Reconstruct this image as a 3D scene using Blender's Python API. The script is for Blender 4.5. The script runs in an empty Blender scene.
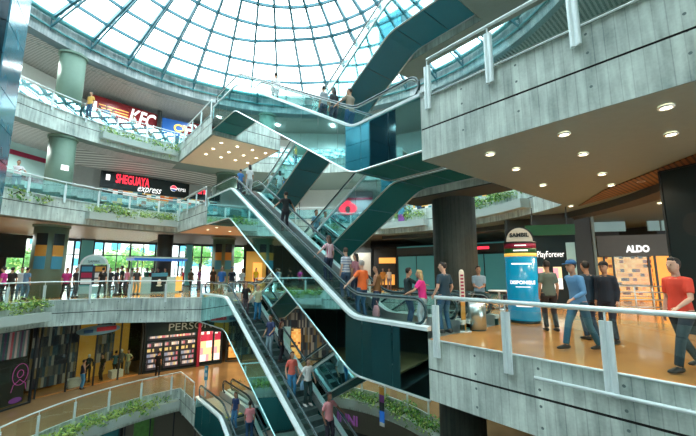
import bpy, bmesh, math, random
from mathutils import Vector, Matrix
from mathutils.geometry import tessellate_polygon
random.seed(7)
PI = math.pi
COL = bpy.context.scene.collection
V = Vector
# ------------------------------------------------------------ layout axes
# the escalator lanes run along s, across them runs n; the round void is centred at C0
E1 = V((.645, -.765, 0)).normalized(); E2 = V((-E1.y, E1.x, 0))
C0 = V((-4.1, 15.3, 0)); H = 5.66; TH = 1.33
def P(s, n, z=0.): return E1*s + E2*n + V((0, 0, z))
CS, CN = C0.dot(E1), C0.dot(E2)
EYE = 1.6; FPX = 350.; PITCH = math.radians(8.45)
def ray(u, v):
    x = (u-348)/FPX; y = (218-v)/FPX
    return V((x, math.cos(PITCH)-y*math.sin(PITCH), math.sin(PITCH)+y*math.cos(PITCH)))
def at_z(u, v, z):
    d = ray(u, v); return V((0, 0, EYE))+d*((z-EYE)/d.z)
def at_y(u, v, Y):
    d = ray(u, v); return V((0, 0, EYE))+d*(Y/d.y)
def at_r(u, v, R):   # on the vertical cylinder of radius R about the void's centre (far side)
    d = ray(u, v); dx, dy = d.x, d.y; ox, oy = -C0.x, -C0.y
    a = dx*dx+dy*dy; b = 2*(ox*dx+oy*dy); c = ox*ox+oy*oy-R*R
    t = (-b+math.sqrt(b*b-4*a*c))/(2*a)
    return V((0, 0, EYE))+d*t
def ang(p): return math.degrees(math.atan2(p.y-C0.y, p.x-C0.x)) % 360
def RP(R, a, z=0.):
    if 9.2 < R < 10.6:      # the lowest gallery bulges inwards on its right side
        k = min(max((118-(a % 360))/28, 0), 1); R -= .95*k*k*(3-2*k)
    a = math.radians(a); return V((C0.x+R*math.cos(a), C0.y+R*math.sin(a), z))
def arc(R, a0, a1, n): return [RP(R, a0+(a1-a0)*i/n) for i in range(n+1)]
# ------------------------------------------------------------ materials
def newmat(name):
    m = bpy.data.materials.new(name); m.use_nodes = True
    return m, m.node_tree.nodes, m.node_tree.links, m.node_tree.nodes['Principled BSDF']
def mat(name, col, rough=.6, metal=0., emit=None, es=0., spec=.5, noise=0., nscale=6., bump=0.):
    m, N, L, b = newmat(name)
    b.inputs['Base Color'].default_value = (*col, 1); b.inputs['Roughness'].default_value = rough
    b.inputs['Metallic'].default_value = metal; b.inputs['Specular IOR Level'].default_value = spec
    if emit: b.inputs['Emission Color'].default_value = (*emit, 1); b.inputs['Emission Strength'].default_value = es
    tc = N.new('ShaderNodeTexCoord'); nz = N.new('ShaderNodeTexNoise'); nz.inputs['Scale'].default_value = nscale
    L.new(tc.outputs['Object'], nz.inputs['Vector'])
    mx = N.new('ShaderNodeMix'); mx.data_type = 'RGBA'; mx.blend_type = 'MULTIPLY'; mx.inputs[0].default_value = 1
    mx.inputs[6].default_value = (*col, 1)
    mr = N.new('ShaderNodeMapRange'); mr.inputs[3].default_value = 1-(noise or .06); mr.inputs[4].default_value = 1+(noise or .06)
    L.new(nz.outputs[0], mr.inputs[0]); L.new(mr.outputs[0], mx.inputs[7]); L.new(mx.outputs[2], b.inputs['Base Color'])
    if bump:
        bp = N.new('ShaderNodeBump'); bp.inputs['Strength'].default_value = bump; L.new(nz.outputs[0], bp.inputs['Height']); L.new(bp.outputs[0], b.inputs['Normal'])
    return m
def math_node(N, L, op, a, b=None):
    n = N.new('ShaderNodeMath'); n.operation = op
    for i, x in enumerate((a, b)):
        if x is None: continue
        if isinstance(x, (int, float)): n.inputs[i].default_value = x
        else: L.new(x, n.inputs[i])
    return n.outputs[0]
def concrete(name, col, streak=.5, boards=.16):
    m, N, L, b = newmat(name)
    uv = N.new('ShaderNodeUVMap'); sep = N.new('ShaderNodeSeparateXYZ'); L.new(uv.outputs[0], sep.inputs[0])
    mp = N.new('ShaderNodeMapping'); mp.inputs['Scale'].default_value = (7, .8, 1); L.new(uv.outputs[0], mp.inputs[0])
    n1 = N.new('ShaderNodeTexNoise'); n1.inputs['Scale'].default_value = 1; n1.inputs['Detail'].default_value = 5; L.new(mp.outputs[0], n1.inputs['Vector'])
    n2 = N.new('ShaderNodeTexNoise'); n2.inputs['Scale'].default_value = 1.1; n2.inputs['Detail'].default_value = 4; L.new(uv.outputs[0], n2.inputs['Vector'])
    n3 = N.new('ShaderNodeTexNoise'); n3.inputs['Scale'].default_value = 22; L.new(uv.outputs[0], n3.inputs['Vector'])
    bi = math_node(N, L, 'FLOOR', math_node(N, L, 'DIVIDE', sep.outputs[0], boards))
    wn = N.new('ShaderNodeTexWhiteNoise'); wn.noise_dimensions = '1D'; L.new(bi, wn.inputs['W'])
    fr = math_node(N, L, 'FRACT', math_node(N, L, 'DIVIDE', sep.outputs[0], boards))
    line = math_node(N, L, 'LESS_THAN', fr, .09)
    v = math_node(N, L, 'MULTIPLY', n1.outputs[0], streak*1.7)
    v = math_node(N, L, 'ADD', v, math_node(N, L, 'MULTIPLY', n2.outputs[0], .75))
    v = math_node(N, L, 'ADD', v, math_node(N, L, 'MULTIPLY', wn.outputs[0], .13))
    v = math_node(N, L, 'ADD', v, math_node(N, L, 'MULTIPLY', n3.outputs[0], .18))
    v = math_node(N, L, 'SUBTRACT', v, math_node(N, L, 'MULTIPLY', line, .13))
    # form-tie holes in two rows beside the groove
    fx = math_node(N, L, 'SUBTRACT', math_node(N, L, 'FRACT', math_node(N, L, 'DIVIDE', sep.outputs[0], 1.25)), .5)
    fx = math_node(N, L, 'MULTIPLY', fx, 1.25)
    fy = math_node(N, L, 'SUBTRACT', math_node(N, L, 'ABSOLUTE', math_node(N, L, 'ADD', sep.outputs[1], .665)), .14)
    fy2 = math_node(N, L, 'SUBTRACT', math_node(N, L, 'ABSOLUTE', math_node(N, L, 'ADD', sep.outputs[1], .665)), .5)
    def hole(fy):
        d = math_node(N, L, 'ADD', math_node(N, L, 'MULTIPLY', fx, fx), math_node(N, L, 'MULTIPLY', fy, fy))
        return math_node(N, L, 'LESS_THAN', d, .0006)
    h = math_node(N, L, 'MAXIMUM', hole(fy), hole(fy2))
    v = math_node(N, L, 'SUBTRACT', v, math_node(N, L, 'MULTIPLY', h, .8))
    mr = N.new('ShaderNodeMapRange'); mr.inputs[1].default_value = .52; mr.inputs[2].default_value = 1.22; L.new(v, mr.inputs[0])
    cr = N.new('ShaderNodeValToRGB'); L.new(mr.outputs[0], cr.inputs[0])
    cr.color_ramp.elements[0].position = 0; cr.color_ramp.elements[0].color = (col[0]*.25, col[1]*.3, col[2]*.32, 1)
    cr.color_ramp.elements[1].position = 1; cr.color_ramp.elements[1].color = (min(1, col[0]*1.35), min(1, col[1]*1.3), min(1, col[2]*1.3), 1)
    L.new(cr.outputs[0], b.inputs['Base Color']); b.inputs['Roughness'].default_value = .8
    return m
def stripes(name, c1, c2, w, axis='X', frac=.5, rough=.5, rot=0., metal=0.):
    m, N, L, b = newmat(name)
    tc = N.new('ShaderNodeTexCoord'); mp = N.new('ShaderNodeMapping'); mp.inputs['Rotation'].default_value = (0, 0, rot)
    L.new(tc.outputs['Object'], mp.inputs[0]); sep = N.new('ShaderNodeSeparateXYZ'); L.new(mp.outputs[0], sep.inputs[0])
    f = math_node(N, L, 'FRACT', math_node(N, L, 'DIVIDE', sep.outputs['XYZ'.index(axis)], w)); k = math_node(N, L, 'LESS_THAN', f, frac)
    mx = N.new('ShaderNodeMix'); mx.data_type = 'RGBA'; L.new(k, mx.inputs[0]); mx.inputs[6].default_value = (*c1, 1); mx.inputs[7].default_value = (*c2, 1)
    L.new(mx.outputs[2], b.inputs['Base Color']); b.inputs['Roughness'].default_value = rough; b.inputs['Metallic'].default_value = metal
    return m
def glassmat(name, tint=(.8, .95, .95), refl=.12, rough=.02):
    m, N, L, b = newmat(name); N.remove(b)
    out = N['Material Output']; tr = N.new('ShaderNodeBsdfTransparent'); tr.inputs[0].default_value = (*tint, 1)
    gl = N.new('ShaderNodeBsdfGlossy'); gl.inputs['Roughness'].default_value = rough; gl.inputs[0].default_value = (.85, 1, 1, 1)
    fr = N.new('ShaderNodeFresnel'); fr.inputs[0].default_value = 1.5
    ad = math_node(N, L, 'ADD', fr.outputs[0], refl-.04) if refl > .06 else math_node(N, L, 'ADD', 0, refl)
    mx = N.new('ShaderNodeMixShader'); L.new(ad, mx.inputs[0]); L.new(tr.outputs[0], mx.inputs[1]); L.new(gl.outputs[0], mx.inputs[2]); L.new(mx.outputs[0], out.inputs[0])
    return m
def mosaic(name, cols, sx, sz, emit=0., rough=.5, dark=(.02, .02, .03), gap=.0):
    m, N, L, b = newmat(name)
    tc = N.new('ShaderNodeTexCoord'); sep = N.new('ShaderNodeSeparateXYZ'); L.new(tc.outputs['UV'], sep.inputs[0])
    a = math_node(N, L, 'DIVIDE', sep.outputs[0], sx); c = math_node(N, L, 'DIVIDE', sep.outputs[1], sz)
    cb = N.new('ShaderNodeCombineXYZ'); L.new(math_node(N, L, 'FLOOR', a), cb.inputs[0]); L.new(math_node(N, L, 'FLOOR', c), cb.inputs[1])
    wn = N.new('ShaderNodeTexWhiteNoise'); wn.noise_dimensions = '2D'; L.new(cb.outputs[0], wn.inputs['Vector'])
    cr = N.new('ShaderNodeValToRGB'); cr.color_ramp.interpolation = 'CONSTANT'; L.new(wn.outputs[0], cr.inputs[0])
    e = cr.color_ramp.elements; e[0].color = (*cols[0], 1); e[1].position = 1/len(cols); e[1].color = (*cols[1], 1)
    for i in range(2, len(cols)): q = e.new(i/len(cols)); q.color = (*cols[i], 1)
    g = math_node(N, L, 'LESS_THAN', math_node(N, L, 'FRACT', c), gap)
    mx = N.new('ShaderNodeMix'); mx.data_type = 'RGBA'; L.new(g, mx.inputs[0]); L.new(cr.outputs[0], mx.inputs[6]); mx.inputs[7].default_value = (*dark, 1)
    L.new(mx.outputs[2], b.inputs['Base Color']); b.inputs['Roughness'].default_value = rough
    if emit: L.new(mx.outputs[2], b.inputs['Emission Color']); b.inputs['Emission Strength'].default_value = emit
    return m
M = {}
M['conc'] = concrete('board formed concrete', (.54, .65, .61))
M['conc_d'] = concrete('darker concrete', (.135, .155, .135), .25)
M['conc_w'] = concrete('pale concrete', (.74, .85, .82), .18)
M['groove'] = mat('dark groove', (.02, .025, .025), .9)
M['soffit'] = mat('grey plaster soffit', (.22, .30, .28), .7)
M['soffit_warm'] = mat('cream plaster soffit', (.74, .58, .42), .7)
M['slat'] = stripes('metal slat ceiling', (.10, .11, .11), (.40, .41, .40), .22, 'X', .5, .45, .9)
M['slat_l'] = stripes('light slat ceiling', (.30, .32, .32), (.72, .74, .73), .3, 'X', .5, .4, .9)
M['wood'] = stripes('wood slat ceiling', (.03, .02, .015), (.22, .11, .045), .13, 'X', .6, .5, .9)
M['steel'] = mat('brushed aluminium', (.62, .68, .68), .28, .85)
M['white_steel'] = mat('satin white steel', (.72, .84, .86), .35, .15)
M['roofsteel'] = mat('blue green painted steel', (.04, .17, .22), .5, .1)
M['pipe'] = mat('teal painted pipe', (.10, .34, .36), .45, .1)
M['mirror'] = mat('teal mirror cladding', (.40, .78, .80), .035, 1.0)
M['under'] = mat('dark teal sheet metal', (.004, .135, .145), .6, 0, spec=.2)
M['under_b'] = mat('blue sheet metal', (.005, .20, .29), .35, .1)
M['black'] = mat('black rubber', (.03, .07, .08), .25)
M['step'] = stripes('ribbed steel step', (.05, .10, .10), (.16, .24, .24), .035, 'Y', .5, .4, 0, .5)
M['nosing'] = mat('lighter step edge', (.30, .40, .40), .4, .4)  # grey teal edge strip, lighter than the tread
M['yellow'] = mat('yellow paint', (.75, .65, .05), .5)
M['glass'] = glassmat('balustrade glass', (.66, .90, .92), .30)
M['clearpane'] = glassmat('clear balustrade glass', (.88, .96, .95), .05)
M['roofglass'] = glassmat('roof glazing', (.95, 1, 1), .03)
M['floor_g'] = mat('glossy amber tile floor', (.66, .30, .10), .10, 0, noise=.25, nscale=1.2)
M['floor_w'] = mat('pale stone floor', (.55, .52, .45), .25)
M['wallw'] = mat('white wall', (.72, .76, .76), .7)
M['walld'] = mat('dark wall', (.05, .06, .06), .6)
M['wall_lilac'] = mat('lilac grey wall', (.34, .31, .36), .7)
M['col'] = mat('green grey painted plaster column', (.17, .28, .22), .6)
M['frame'] = mat('dark window frame', (.02, .03, .035), .4)
M['lamp'] = mat('lit lamp face', (1, .9, .7), .5, emit=(1, .82, .55), es=9)
M['leaf'] = mat('leaf green', (.10, .30, .06), .45, noise=.5, nscale=5)
M['leaf_y'] = mat('yellow green leaf', (.42, .58, .14), .45, noise=.4, nscale=5)
M['soil'] = mat('soil', (.03, .02, .012), .9)
# ------------------------------------------------------------ mesh builder
class MB:
    def __init__(s): s.v = []; s.f = []; s.m = []; s.uv = {}
    def quad(s, a, b, c, d, mi=0, uv=None):
        i = len(s.v); s.v += [tuple(a), tuple(b), tuple(c), tuple(d)]
        if uv: s.uv[len(s.f)] = uv
        s.f.append((i, i+1, i+2, i+3)); s.m.append(mi)
    def hexa(s, p, mi=0):   # 8 corners: bottom 4, top 4
        i = len(s.v); s.v += [tuple(q) for q in p]
        for f in ((3, 2, 1, 0), (4, 5, 6, 7), (0, 1, 5, 4), (1, 2, 6, 5), (2, 3, 7, 6), (3, 0, 4, 7)):
            s.f.append(tuple(i+k for k in f)); s.m.append(mi)
    def box(s, c, size, ax=None, mi=0, up=None):
        X = (ax or V((1, 0, 0))).normalized(); Z = up or V((0, 0, 1)); Y = Z.cross(X).normalized(); Z = X.cross(Y).normalized()
        c = V(c); a, b, h = size[0]/2, size[1]/2, size[2]/2
        s.hexa([c+X*x*a+Y*y*b+Z*z*h for z in (-1, 1) for x, y in ((-1, -1), (1, -1), (1, 1), (-1, 1))], mi)
    def bar(s, a, b, w, h, mi=0):
        a, b = V(a), V(b); d = (b-a)
        if d.length < 1e-5: return
        X = d.normalized(); Z = V((0, 0, 1)) if abs(X.z) < .95 else V((E1.x, E1.y, 0))
        Y = Z.cross(X).normalized(); Z = X.cross(Y)
        s.hexa([q+Y*y*w/2+Z*z*h/2 for z in (-1, 1) for q, y in ((a, -1), (b, -1), (b, 1), (a, 1))], mi)
    def prism(s, poly, z0, z1, mi=0):
        n = len(poly); i = len(s.v)
        s.v += [(p[0], p[1], z0) for p in poly]+[(p[0], p[1], z1) for p in poly]
        for k in range(n): s.f.append((i+k, i+(k+1) % n, i+n+(k+1) % n, i+n+k)); s.m.append(mi)
        tri = tessellate_polygon([[V((p[0], p[1], 0)) for p in poly]])
        for t in tri:
            a, b, c = [V((poly[j][0], poly[j][1], 0)) for j in t]
            if (b-a).cross(c-a).z < 0: t = t[::-1]
            s.f.append(tuple(i+n+j for j in t)); s.m.append(mi); s.f.append(tuple(i+j for j in t[::-1])); s.m.append(mi)
    def tube(s, pts, r, n=8, mi=0, closed=False, caps=True, rad=None):
        pts = [V(p) for p in pts]; k = len(pts); i0 = len(s.v); prev = None
        for j, p in enumerate(pts):
            if closed: t = pts[(j+1) % k]-pts[j-1]
            else: t = pts[min(j+1, k-1)]-pts[max(j-1, 0)]
            t = t.normalized() if t.length > 1e-9 else V((0, 0, 1))
            up = V((0, 0, 1)) if abs(t.z) < .97 else V((1, 0, 0))
            if prev is not None and abs(prev.dot(t)) < .95: up = prev
            a = up.cross(t).normalized(); b = t.cross(a); prev = b
            rr = rad[j] if rad else r
            s.v += [tuple(p+a*math.cos(2*PI*q/n)*rr+b*math.sin(2*PI*q/n)*rr) for q in range(n)]
        for j in range(k if closed else k-1):
            j2 = (j+1) % k
            for q in range(n):
                s.f.append((i0+j*n+q, i0+j2*n+q, i0+j2*n+(q+1) % n, i0+j*n+(q+1) % n)); s.m.append(mi)
        if caps and not closed:
            s.f.append(tuple(i0+q for q in range(n))); s.m.append(mi)
            s.f.append(tuple(i0+(k-1)*n+q for q in reversed(range(n)))); s.m.append(mi)
    def cyl(s, c, r, z0, z1, n=24, mi=0, r2=None):
        s.tube([V((c[0], c[1], z0)), V((c[0], c[1], z1))], r, n, mi, rad=[r, r if r2 is None else r2])
    def ball(s, c, r, mi=0, nu=12, nv=8, sc=(1, 1, 1), rot=None):
        i = len(s.v); R = rot or Matrix.Identity(3)
        for a in range(nv+1):
            t = PI*a/nv
            for b in range(nu):
                q = 2*PI*b/nu; s.v.append(tuple(V(c)+R@V((r*sc[0]*math.sin(t)*math.cos(q), r*sc[1]*math.sin(t)*math.sin(q), r*sc[2]*math.cos(t)))))
        for a in range(nv):
            for b in range(nu):
                s.f.append((i+a*nu+b, i+(a+1)*nu+b, i+(a+1)*nu+(b+1) % nu, i+a*nu+(b+1) % nu)); s.m.append(mi)
    def build(s, name, mats, parent=None, smooth=False, offset=None):
        me = bpy.data.meshes.new(name); off = V(offset) if offset is not None else V((0, 0, 0))
        me.from_pydata([tuple(V(q)-off) for q in s.v] if offset is not None else s.v, [], s.f)
        if not isinstance(mats, (list, tuple)): mats = [mats]
        for m in mats: me.materials.append(M[m] if isinstance(m, str) else m)
        me.polygons.foreach_set('material_index', s.m)
        if s.uv:
            ul = me.uv_layers.new(name='UVMap')
            for fi, uv in s.uv.items():
                for li, t in zip(me.polygons[fi].loop_indices, uv): ul.data[li].uv = t
        if smooth:
            me.polygons.foreach_set('use_smooth', [True]*len(me.polygons))
        me.update(); o = bpy.data.objects.new(name, me); COL.objects.link(o)
        if parent: o.parent = parent
        if offset is not None: o.location = off
        return o
def tag(o, label=None, cat=None, group=None, kind=None):
    if label: o['label'] = label
    if cat: o['category'] = cat
    if group: o['group'] = group
    if kind: o['kind'] = kind
    return o
def struct(o): o['kind'] = 'structure'; return o
def thing(name, label, cat, loc=(0, 0, 0), rz=0., group=None):
    o = bpy.data.objects.new(name, None); COL.objects.link(o); o.location = loc; o.rotation_euler = (0, 0, rz); o.empty_display_size = .2
    return tag(o, label, cat, group)
def copy_tree(o, parent=None):
    c = o.copy(); COL.objects.link(c); c.parent = parent
    for ch in list(o.children): copy_tree(ch, c)
    return c
def text_mesh(body, size, depth=.02, shear=0., space=1., bold=0.):
    cu = bpy.data.curves.new('t', 'FONT'); cu.body = body; cu.size = size; cu.extrude = depth/2; cu.shear = shear; cu.space_character = space
    cu.align_x = 'CENTER'; cu.align_y = 'CENTER'; cu.resolution_u = 3; cu.offset = bold
    o = bpy.data.objects.new('t', cu); COL.objects.link(o); dg = bpy.context.evaluated_depsgraph_get(); dg.update()
    me = bpy.data.meshes.new_from_object(o.evaluated_get(dg)); bpy.data.objects.remove(o); bpy.data.curves.remove(cu)
    return me
def text(name, body, size, c, right, m, parent=None, depth=.02, up=None, width=None, **kw):
    me = text_mesh(body, size, depth, **kw); me.materials.clear(); me.materials.append(M[m] if isinstance(m, str) else m); me.name = name
    if width:
        xs = [v.co.x for v in me.vertices]; k = width/(max(xs)-min(xs)); mid = (max(xs)+min(xs))/2
        for v in me.vertices: v.co.x = (v.co.x-mid)*k
    X = V(right).normalized(); Z = V(up).normalized() if up is not None else V((0, 0, 1)); F = X.cross(Z)
    o = bpy.data.objects.new(name, me); COL.objects.link(o); o.parent = parent
    o.matrix_local = Matrix.Translation(V(c)) @ Matrix((X, Z, F)).transposed().to_4x4()
    return o
M['floor_b'] = mat('brown polished floor', (.30, .19, .09), .12, noise=.3, nscale=.8)
# ------------------------------------------------------------ slabs of the levels
def hit_s(s, R): return P(s, CN+math.sqrt(R*R-(s-CS)**2))
def hit_n(n, R): return P(CS-math.sqrt(R*R-(n-CN)**2), n)
OUT = [RP(29, a) for a in range(205, 20, -5)]+[V((30, 16, 0)), V((30, -8, 0))]
def ring_path(R, a, b, n=None):
    a, b = ang(a), ang(b)
    if b < a: b += 360
    n = n or max(3, int((b-a)/3)); return arc(R, a, b, n)
RR = {-1: 10.0, 0: 12.2, 1: 13.2, 2: 14.5}
def inner(k):
    R = RR[k]
    a = [P(14, 6.93), P(-5.3, 6.93)]
    if k >= 1: a += [P(-5.3, 10.4), P(-9.3, 10.4), P(-9.3, 11.8), P(-5.3, 11.8)]; q = hit_s(-5.3, R)
    elif k == 0: a += [P(-5.3, 10.4), P(-9.5, 10.4)]; q = hit_s(-9.5, R)
    else: q = hit_s(-5.3, R)
    a += ring_path(R, q, hit_n(11.7, R))
    a += [P(-21.4, 11.7), P(-21.4, 6.93)]
    if k == 0: a += [V((-13.4, 20.2, 0)), V((-16.0, 18.7, 0))]; e = V((-16.3, 17.5, 0))
    else: e = hit_n(6.93, R)
    a += ring_path(R, e, RP(R, 205))
    return a
def fascia(path, z1, z0, name='trim', m='conc', split=True, u0=0., closed=False):
    mb = MB(); u = u0; zs = [(z1, (z1+z0)/2+.02), ((z1+z0)/2-.02, z0)] if split else [(z1, z0)]
    pts = path+[path[0]] if closed else path
    for a, b in zip(pts, pts[1:]):
        a, b = V((a.x, a.y, 0)), V((b.x, b.y, 0)); l = (b-a).length
        if l < 1e-4: continue
        nrm = (b-a).normalized().cross(V((0, 0, 1))); a = a-nrm*.012; b = b-nrm*.012
        for zt, zb in zs:
            mb.quad(a+V((0, 0, zb)), b+V((0, 0, zb)), b+V((0, 0, zt)), a+V((0, 0, zt)), 0, [(u, zb-z1), (u+l, zb-z1), (u+l, zt-z1), (u, zt-z1)])
        if split:
            ia, ib = a-nrm*-.03, b-nrm*-.03
            zm = (z1+z0)/2
            mb.quad(ia+V((0, 0, zm-.03)), ib+V((0, 0, zm-.03)), ib+V((0, 0, zm+.03)), ia+V((0, 0, zm+.03)), 1, [(0, 0)]*4)
        u += l
    return struct(mb.build(name, [m, 'groove']))
near0 = None
def slab(k, inn, out, floorm, soffm, name='floor'):
    z = k*H; poly = [(p.x, p.y) for p in inn+out]
    mb = MB(); mb.prism(poly, z-.12, z); struct(mb.build('floor', floorm))
    if soffm: mb = MB(); mb.prism(poly, z-TH, z-TH+.1); struct(mb.build('ceiling', soffm))
    fascia([V(p) for p in inn], z+(.27 if k >= 1 and inn is not near0 else 0), z-TH, 'trim_%d' % (k+3))
INN = {k: inner(k) for k in (-1, 0, 1, 2)}
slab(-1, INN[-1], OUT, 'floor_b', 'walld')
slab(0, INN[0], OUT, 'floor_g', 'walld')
slab(1, INN[1], OUT, 'floor_w', 'soffit')
slab(2, INN[2], OUT, 'floor_w', 'soffit')
mb = MB(); mb.prism([(p.x, p.y) for p in arc(29, 0, 357, 119)], -2*H-.3, -2*H); struct(mb.build('floor', 'floor_w'))
# near gallery behind and beside the viewer
near = near0 = arc(15.55, 205, 311, 36); nout = [P(12, 6.9), V((2, -12, 0)), V((-20, -9, 0)), V((-29, 3, 0))]
for k in (0, 1, 2):
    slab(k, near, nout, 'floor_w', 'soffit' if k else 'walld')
mb = MB(); p_ = arc(23, 205, 300, 30)
for a_, b_ in zip(p_, p_[1:]): mb.quad(a_+V((0, 0, -H)), b_+V((0, 0, -H)), b_+V((0, 0, 3*H)), a_+V((0, 0, 3*H)))
struct(mb.build('wall_front', 'walld'))
# level 3 ring and roof kerb
mb = MB()
ri, ro = arc(15.5, 0, 360, 120), arc(29, 0, 360, 120)
for i in range(120):
    for z, m in ((3*H-TH, 0), (3*H+.5, 1)):
        q = [ri[i]+V((0, 0, z)), ri[i+1]+V((0, 0, z)), ro[i+1]+V((0, 0, z)), ro[i]+V((0, 0, z))]; mb.quad(*q, m)
struct(mb.build('ceiling', ['slat', 'wallw']))
rr_ = arc(15.5, 360, 0, 120)
fascia(rr_, 3*H+.5, 3*H-.9, 'trim_9', 'conc_w', False)
mb = MB(); rb = arc(15.5, 0, 360, 120); rt = arc(16.1, 0, 360, 120)
for i in range(120): mb.quad(rb[i]+V((0, 0, 3*H-.9)), rb[i+1]+V((0, 0, 3*H-.9)), rt[i+1]+V((0, 0, 3*H-TH-.02)), rt[i]+V((0, 0, 3*H-TH-.02)))
struct(mb.build('trim_10', 'conc_w'))
# outer enclosing wall above the street storey and below it
mb = MB(); w = arc(28.8, 0, 360, 90)
for i in range(90):
    for z0, z1 in ((-2*H, -.2), (H-TH, 3*H)):
        mb.quad(w[i]+V((0, 0, z0)), w[i+1]+V((0, 0, z0)), w[i+1]+V((0, 0, z1)), w[i]+V((0, 0, z1)))
struct(mb.build('wall_outer', 'wallw'))
# underside finishes of the two left tongues (cream with downlights), wood and slats
for k, nn in ((2, 0), (1, 0)):
    z = k*H-TH-.03; R = RR[k]
    poly = [P(-21.5, 7.05), P(-21.5, 11.6), hit_n(11.6, R), hit_n(9.3, R), hit_n(7.05, R)]
    mb = MB(); mb.prism([(p.x, p.y) for p in poly], z, z+.02); struct(mb.build('ceiling', 'soffit_warm'))
def ring_strip(R0, R1, a0, a1, z, m, name='ceiling', n=40):
    mb = MB(); p, q = arc(R0, a0, a1, n), arc(R1, a0, a1, n)
    for i in range(n): mb.quad(q[i]+V((0, 0, z)), q[i+1]+V((0, 0, z)), p[i+1]+V((0, 0, z)), p[i]+V((0, 0, z)))
    return struct(mb.build(name, m))
aL0 = ang(hit_n(6.93, 13.2))
ring_strip(13.9, 28, aL0, 205, H-TH-.03, 'slat_l')
ring_strip(15.2, 28, ang(hit_n(6.93, 14.5)), 205, 2*H-TH-.03, 'slat_l')
ring_strip(13.9, 28, 60, aL0, H-TH-.02, 'walld')
# ------------------------------------------------------------ railings
def railing(path, z, name, label, spacing=1.6, out=.10, hr=.035, cat='railing', side=-1, m='white_steel', lean=0., post_r=.05, glass=True):
    panekind = 'glass' if z > 1 else 'clearpane'
    root = thing(name, label, cat, (path[0].x, path[0].y, z)); o0 = V((path[0].x, path[0].y, z))
    pts = [V((p.x, p.y, z)) for p in path]; ds = [0]
    for a, b in zip(pts, pts[1:]): ds.append(ds[-1]+(b-a).length)
    def pos(d):
        for i in range(len(pts)-1):
            if d <= ds[i+1]+1e-6:
                l = ds[i+1]-ds[i]; t = (d-ds[i])/l; dr = (pts[i+1]-pts[i])/l
                return pts[i].lerp(pts[i+1], t), dr
        return pts[-1], (pts[-1]-pts[-2]).normalized()
    offs = []
    for i, p in enumerate(pts):
        d1 = (pts[i]-pts[i-1]).normalized() if i else (pts[1]-pts[0]).normalized()
        d2 = (pts[i+1]-pts[i]).normalized() if i < len(pts)-1 else d1
        offs.append((d1+d2).normalized().cross(V((0, 0, 1)))*side)
    mb = MB(); mb.tube([p+o*(out+lean)+V((0, 0, .98)) for p, o in zip(pts, offs)], hr, 10); mb.build('handrail', m, root, True, None).location = -o0
    mb = MB(); mb.tube([p+o*(out-.03)+V((0, 0, .02)) for p, o in zip(pts, offs)], .022, 6); mb.build('bottom_rail', m, root, True).location = -o0
    n = max(1, round(ds[-1]/spacing))
    for i in range(n+1):
        p, dr = pos(ds[-1]*i/n); o = dr.cross(V((0, 0, 1)))*side; L_ = V((0, 0, 1))
        mb = MB(); a, b = p+o*out-L_*(.34 if post_r > .05 else .22), p+o*(out+lean)+L_*.80
        for k in (-1, 1):
            w = (dr*(.05 if post_r > .05 else .035)*k); mb.bar(a+w, b+w, .09, .022) if False else mb.tube([a+w, b+w], .042 if post_r > .05 else .027, 8)
        mb.bar(a, b, .03, .05)
        mb.tube([b, b+L_*.17], .016, 6); mb.tube([p+L_*-.1, p+o*out-L_*.1], .025, 6)
        mb.build('post', m, root, False).location = -o0
    if glass:
        for i in range(n):
            seg = [ds[-1]*i/n+.04]; seg += [d for d in ds if ds[-1]*i/n+.1 < d < ds[-1]*(i+1)/n-.1]; seg += [ds[-1]*(i+1)/n-.04]
            mb = MB()
            for d0, d1 in zip(seg, seg[1:]):
                a, da = pos(d0); b, db = pos(d1); na, nb = da.cross(V((0, 0, 1)))*side*(out-.01), db.cross(V((0, 0, 1)))*side*(out-.01)
                lo, hi = V((0, 0, .06)), V((0, 0, .84))
                mb.hexa([a+na+lo, b+nb+lo, b+nb*.85+lo, a+na*.85+lo, a+na+hi, b+nb+hi, b+nb*.85+hi, a+na*.85+hi])
            mb.build('glass_panel', panekind, root).location = -o0
    return root
def sub(R, a0, a1, n=16): return arc(R, a0, a1, n)
def aa(n, R): return ang(hit_n(n, R))
railing([P(3.1, 6.93), P(-5.0, 6.93)], 0, 'railing', 'glass and steel railing in front of the shoppers on the right hand deck', 1.62, hr=.045, post_r=.06)
railing([P(3.1, 6.93), P(-5.0, 6.93)], H+.25, 'railing', 'glass railing on the upper right concrete balcony', 1.62, hr=.04, post_r=.055)
railing([P(-21.55, 6.95), V((-13.4, 20.2, 0)), V((-16.0, 18.7, 0))]+sub(12.2, 169, 200, 8), 0, 'railing', 'pale railing in front of the crowd on the left middle floor', 1.9, lean=.06)
railing([P(-21.55, 6.95)]+sub(13.2, aa(6.93, 13.2), 200, 18), H, 'railing', 'left balcony railing above the trailing plants, below the dark food sign', 1.9)
railing([P(-21.55, 6.95)]+sub(14.5, aa(6.93, 14.5), 200, 18), 2*H, 'railing', 'uppermost left balcony railing before the red and blue signs', 1.9)
railing([P(-21.55, 6.95)]+sub(10.0, aa(6.93, 10.0), 200, 18), -H, 'railing', 'curved railing of the lower left gallery in front of dark shopfronts', 1.7)
railing(sub(10.0, 24, 78, 12), -H, 'railing', 'curved railing above the plants at lower centre right', 1.7)
railing(sub(12.2, 62, 104, 12), 0, 'railing', 'far railing of the middle floor seen behind the long escalator', 1.9)
railing(sub(13.2, 48, 108, 16), H, 'railing', 'far balcony railing behind the round pillar', 1.9)
railing(sub(14.5, 50, 104, 14), 2*H, 'railing', 'distant top balcony railing under the roof kerb', 2.)
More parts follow.
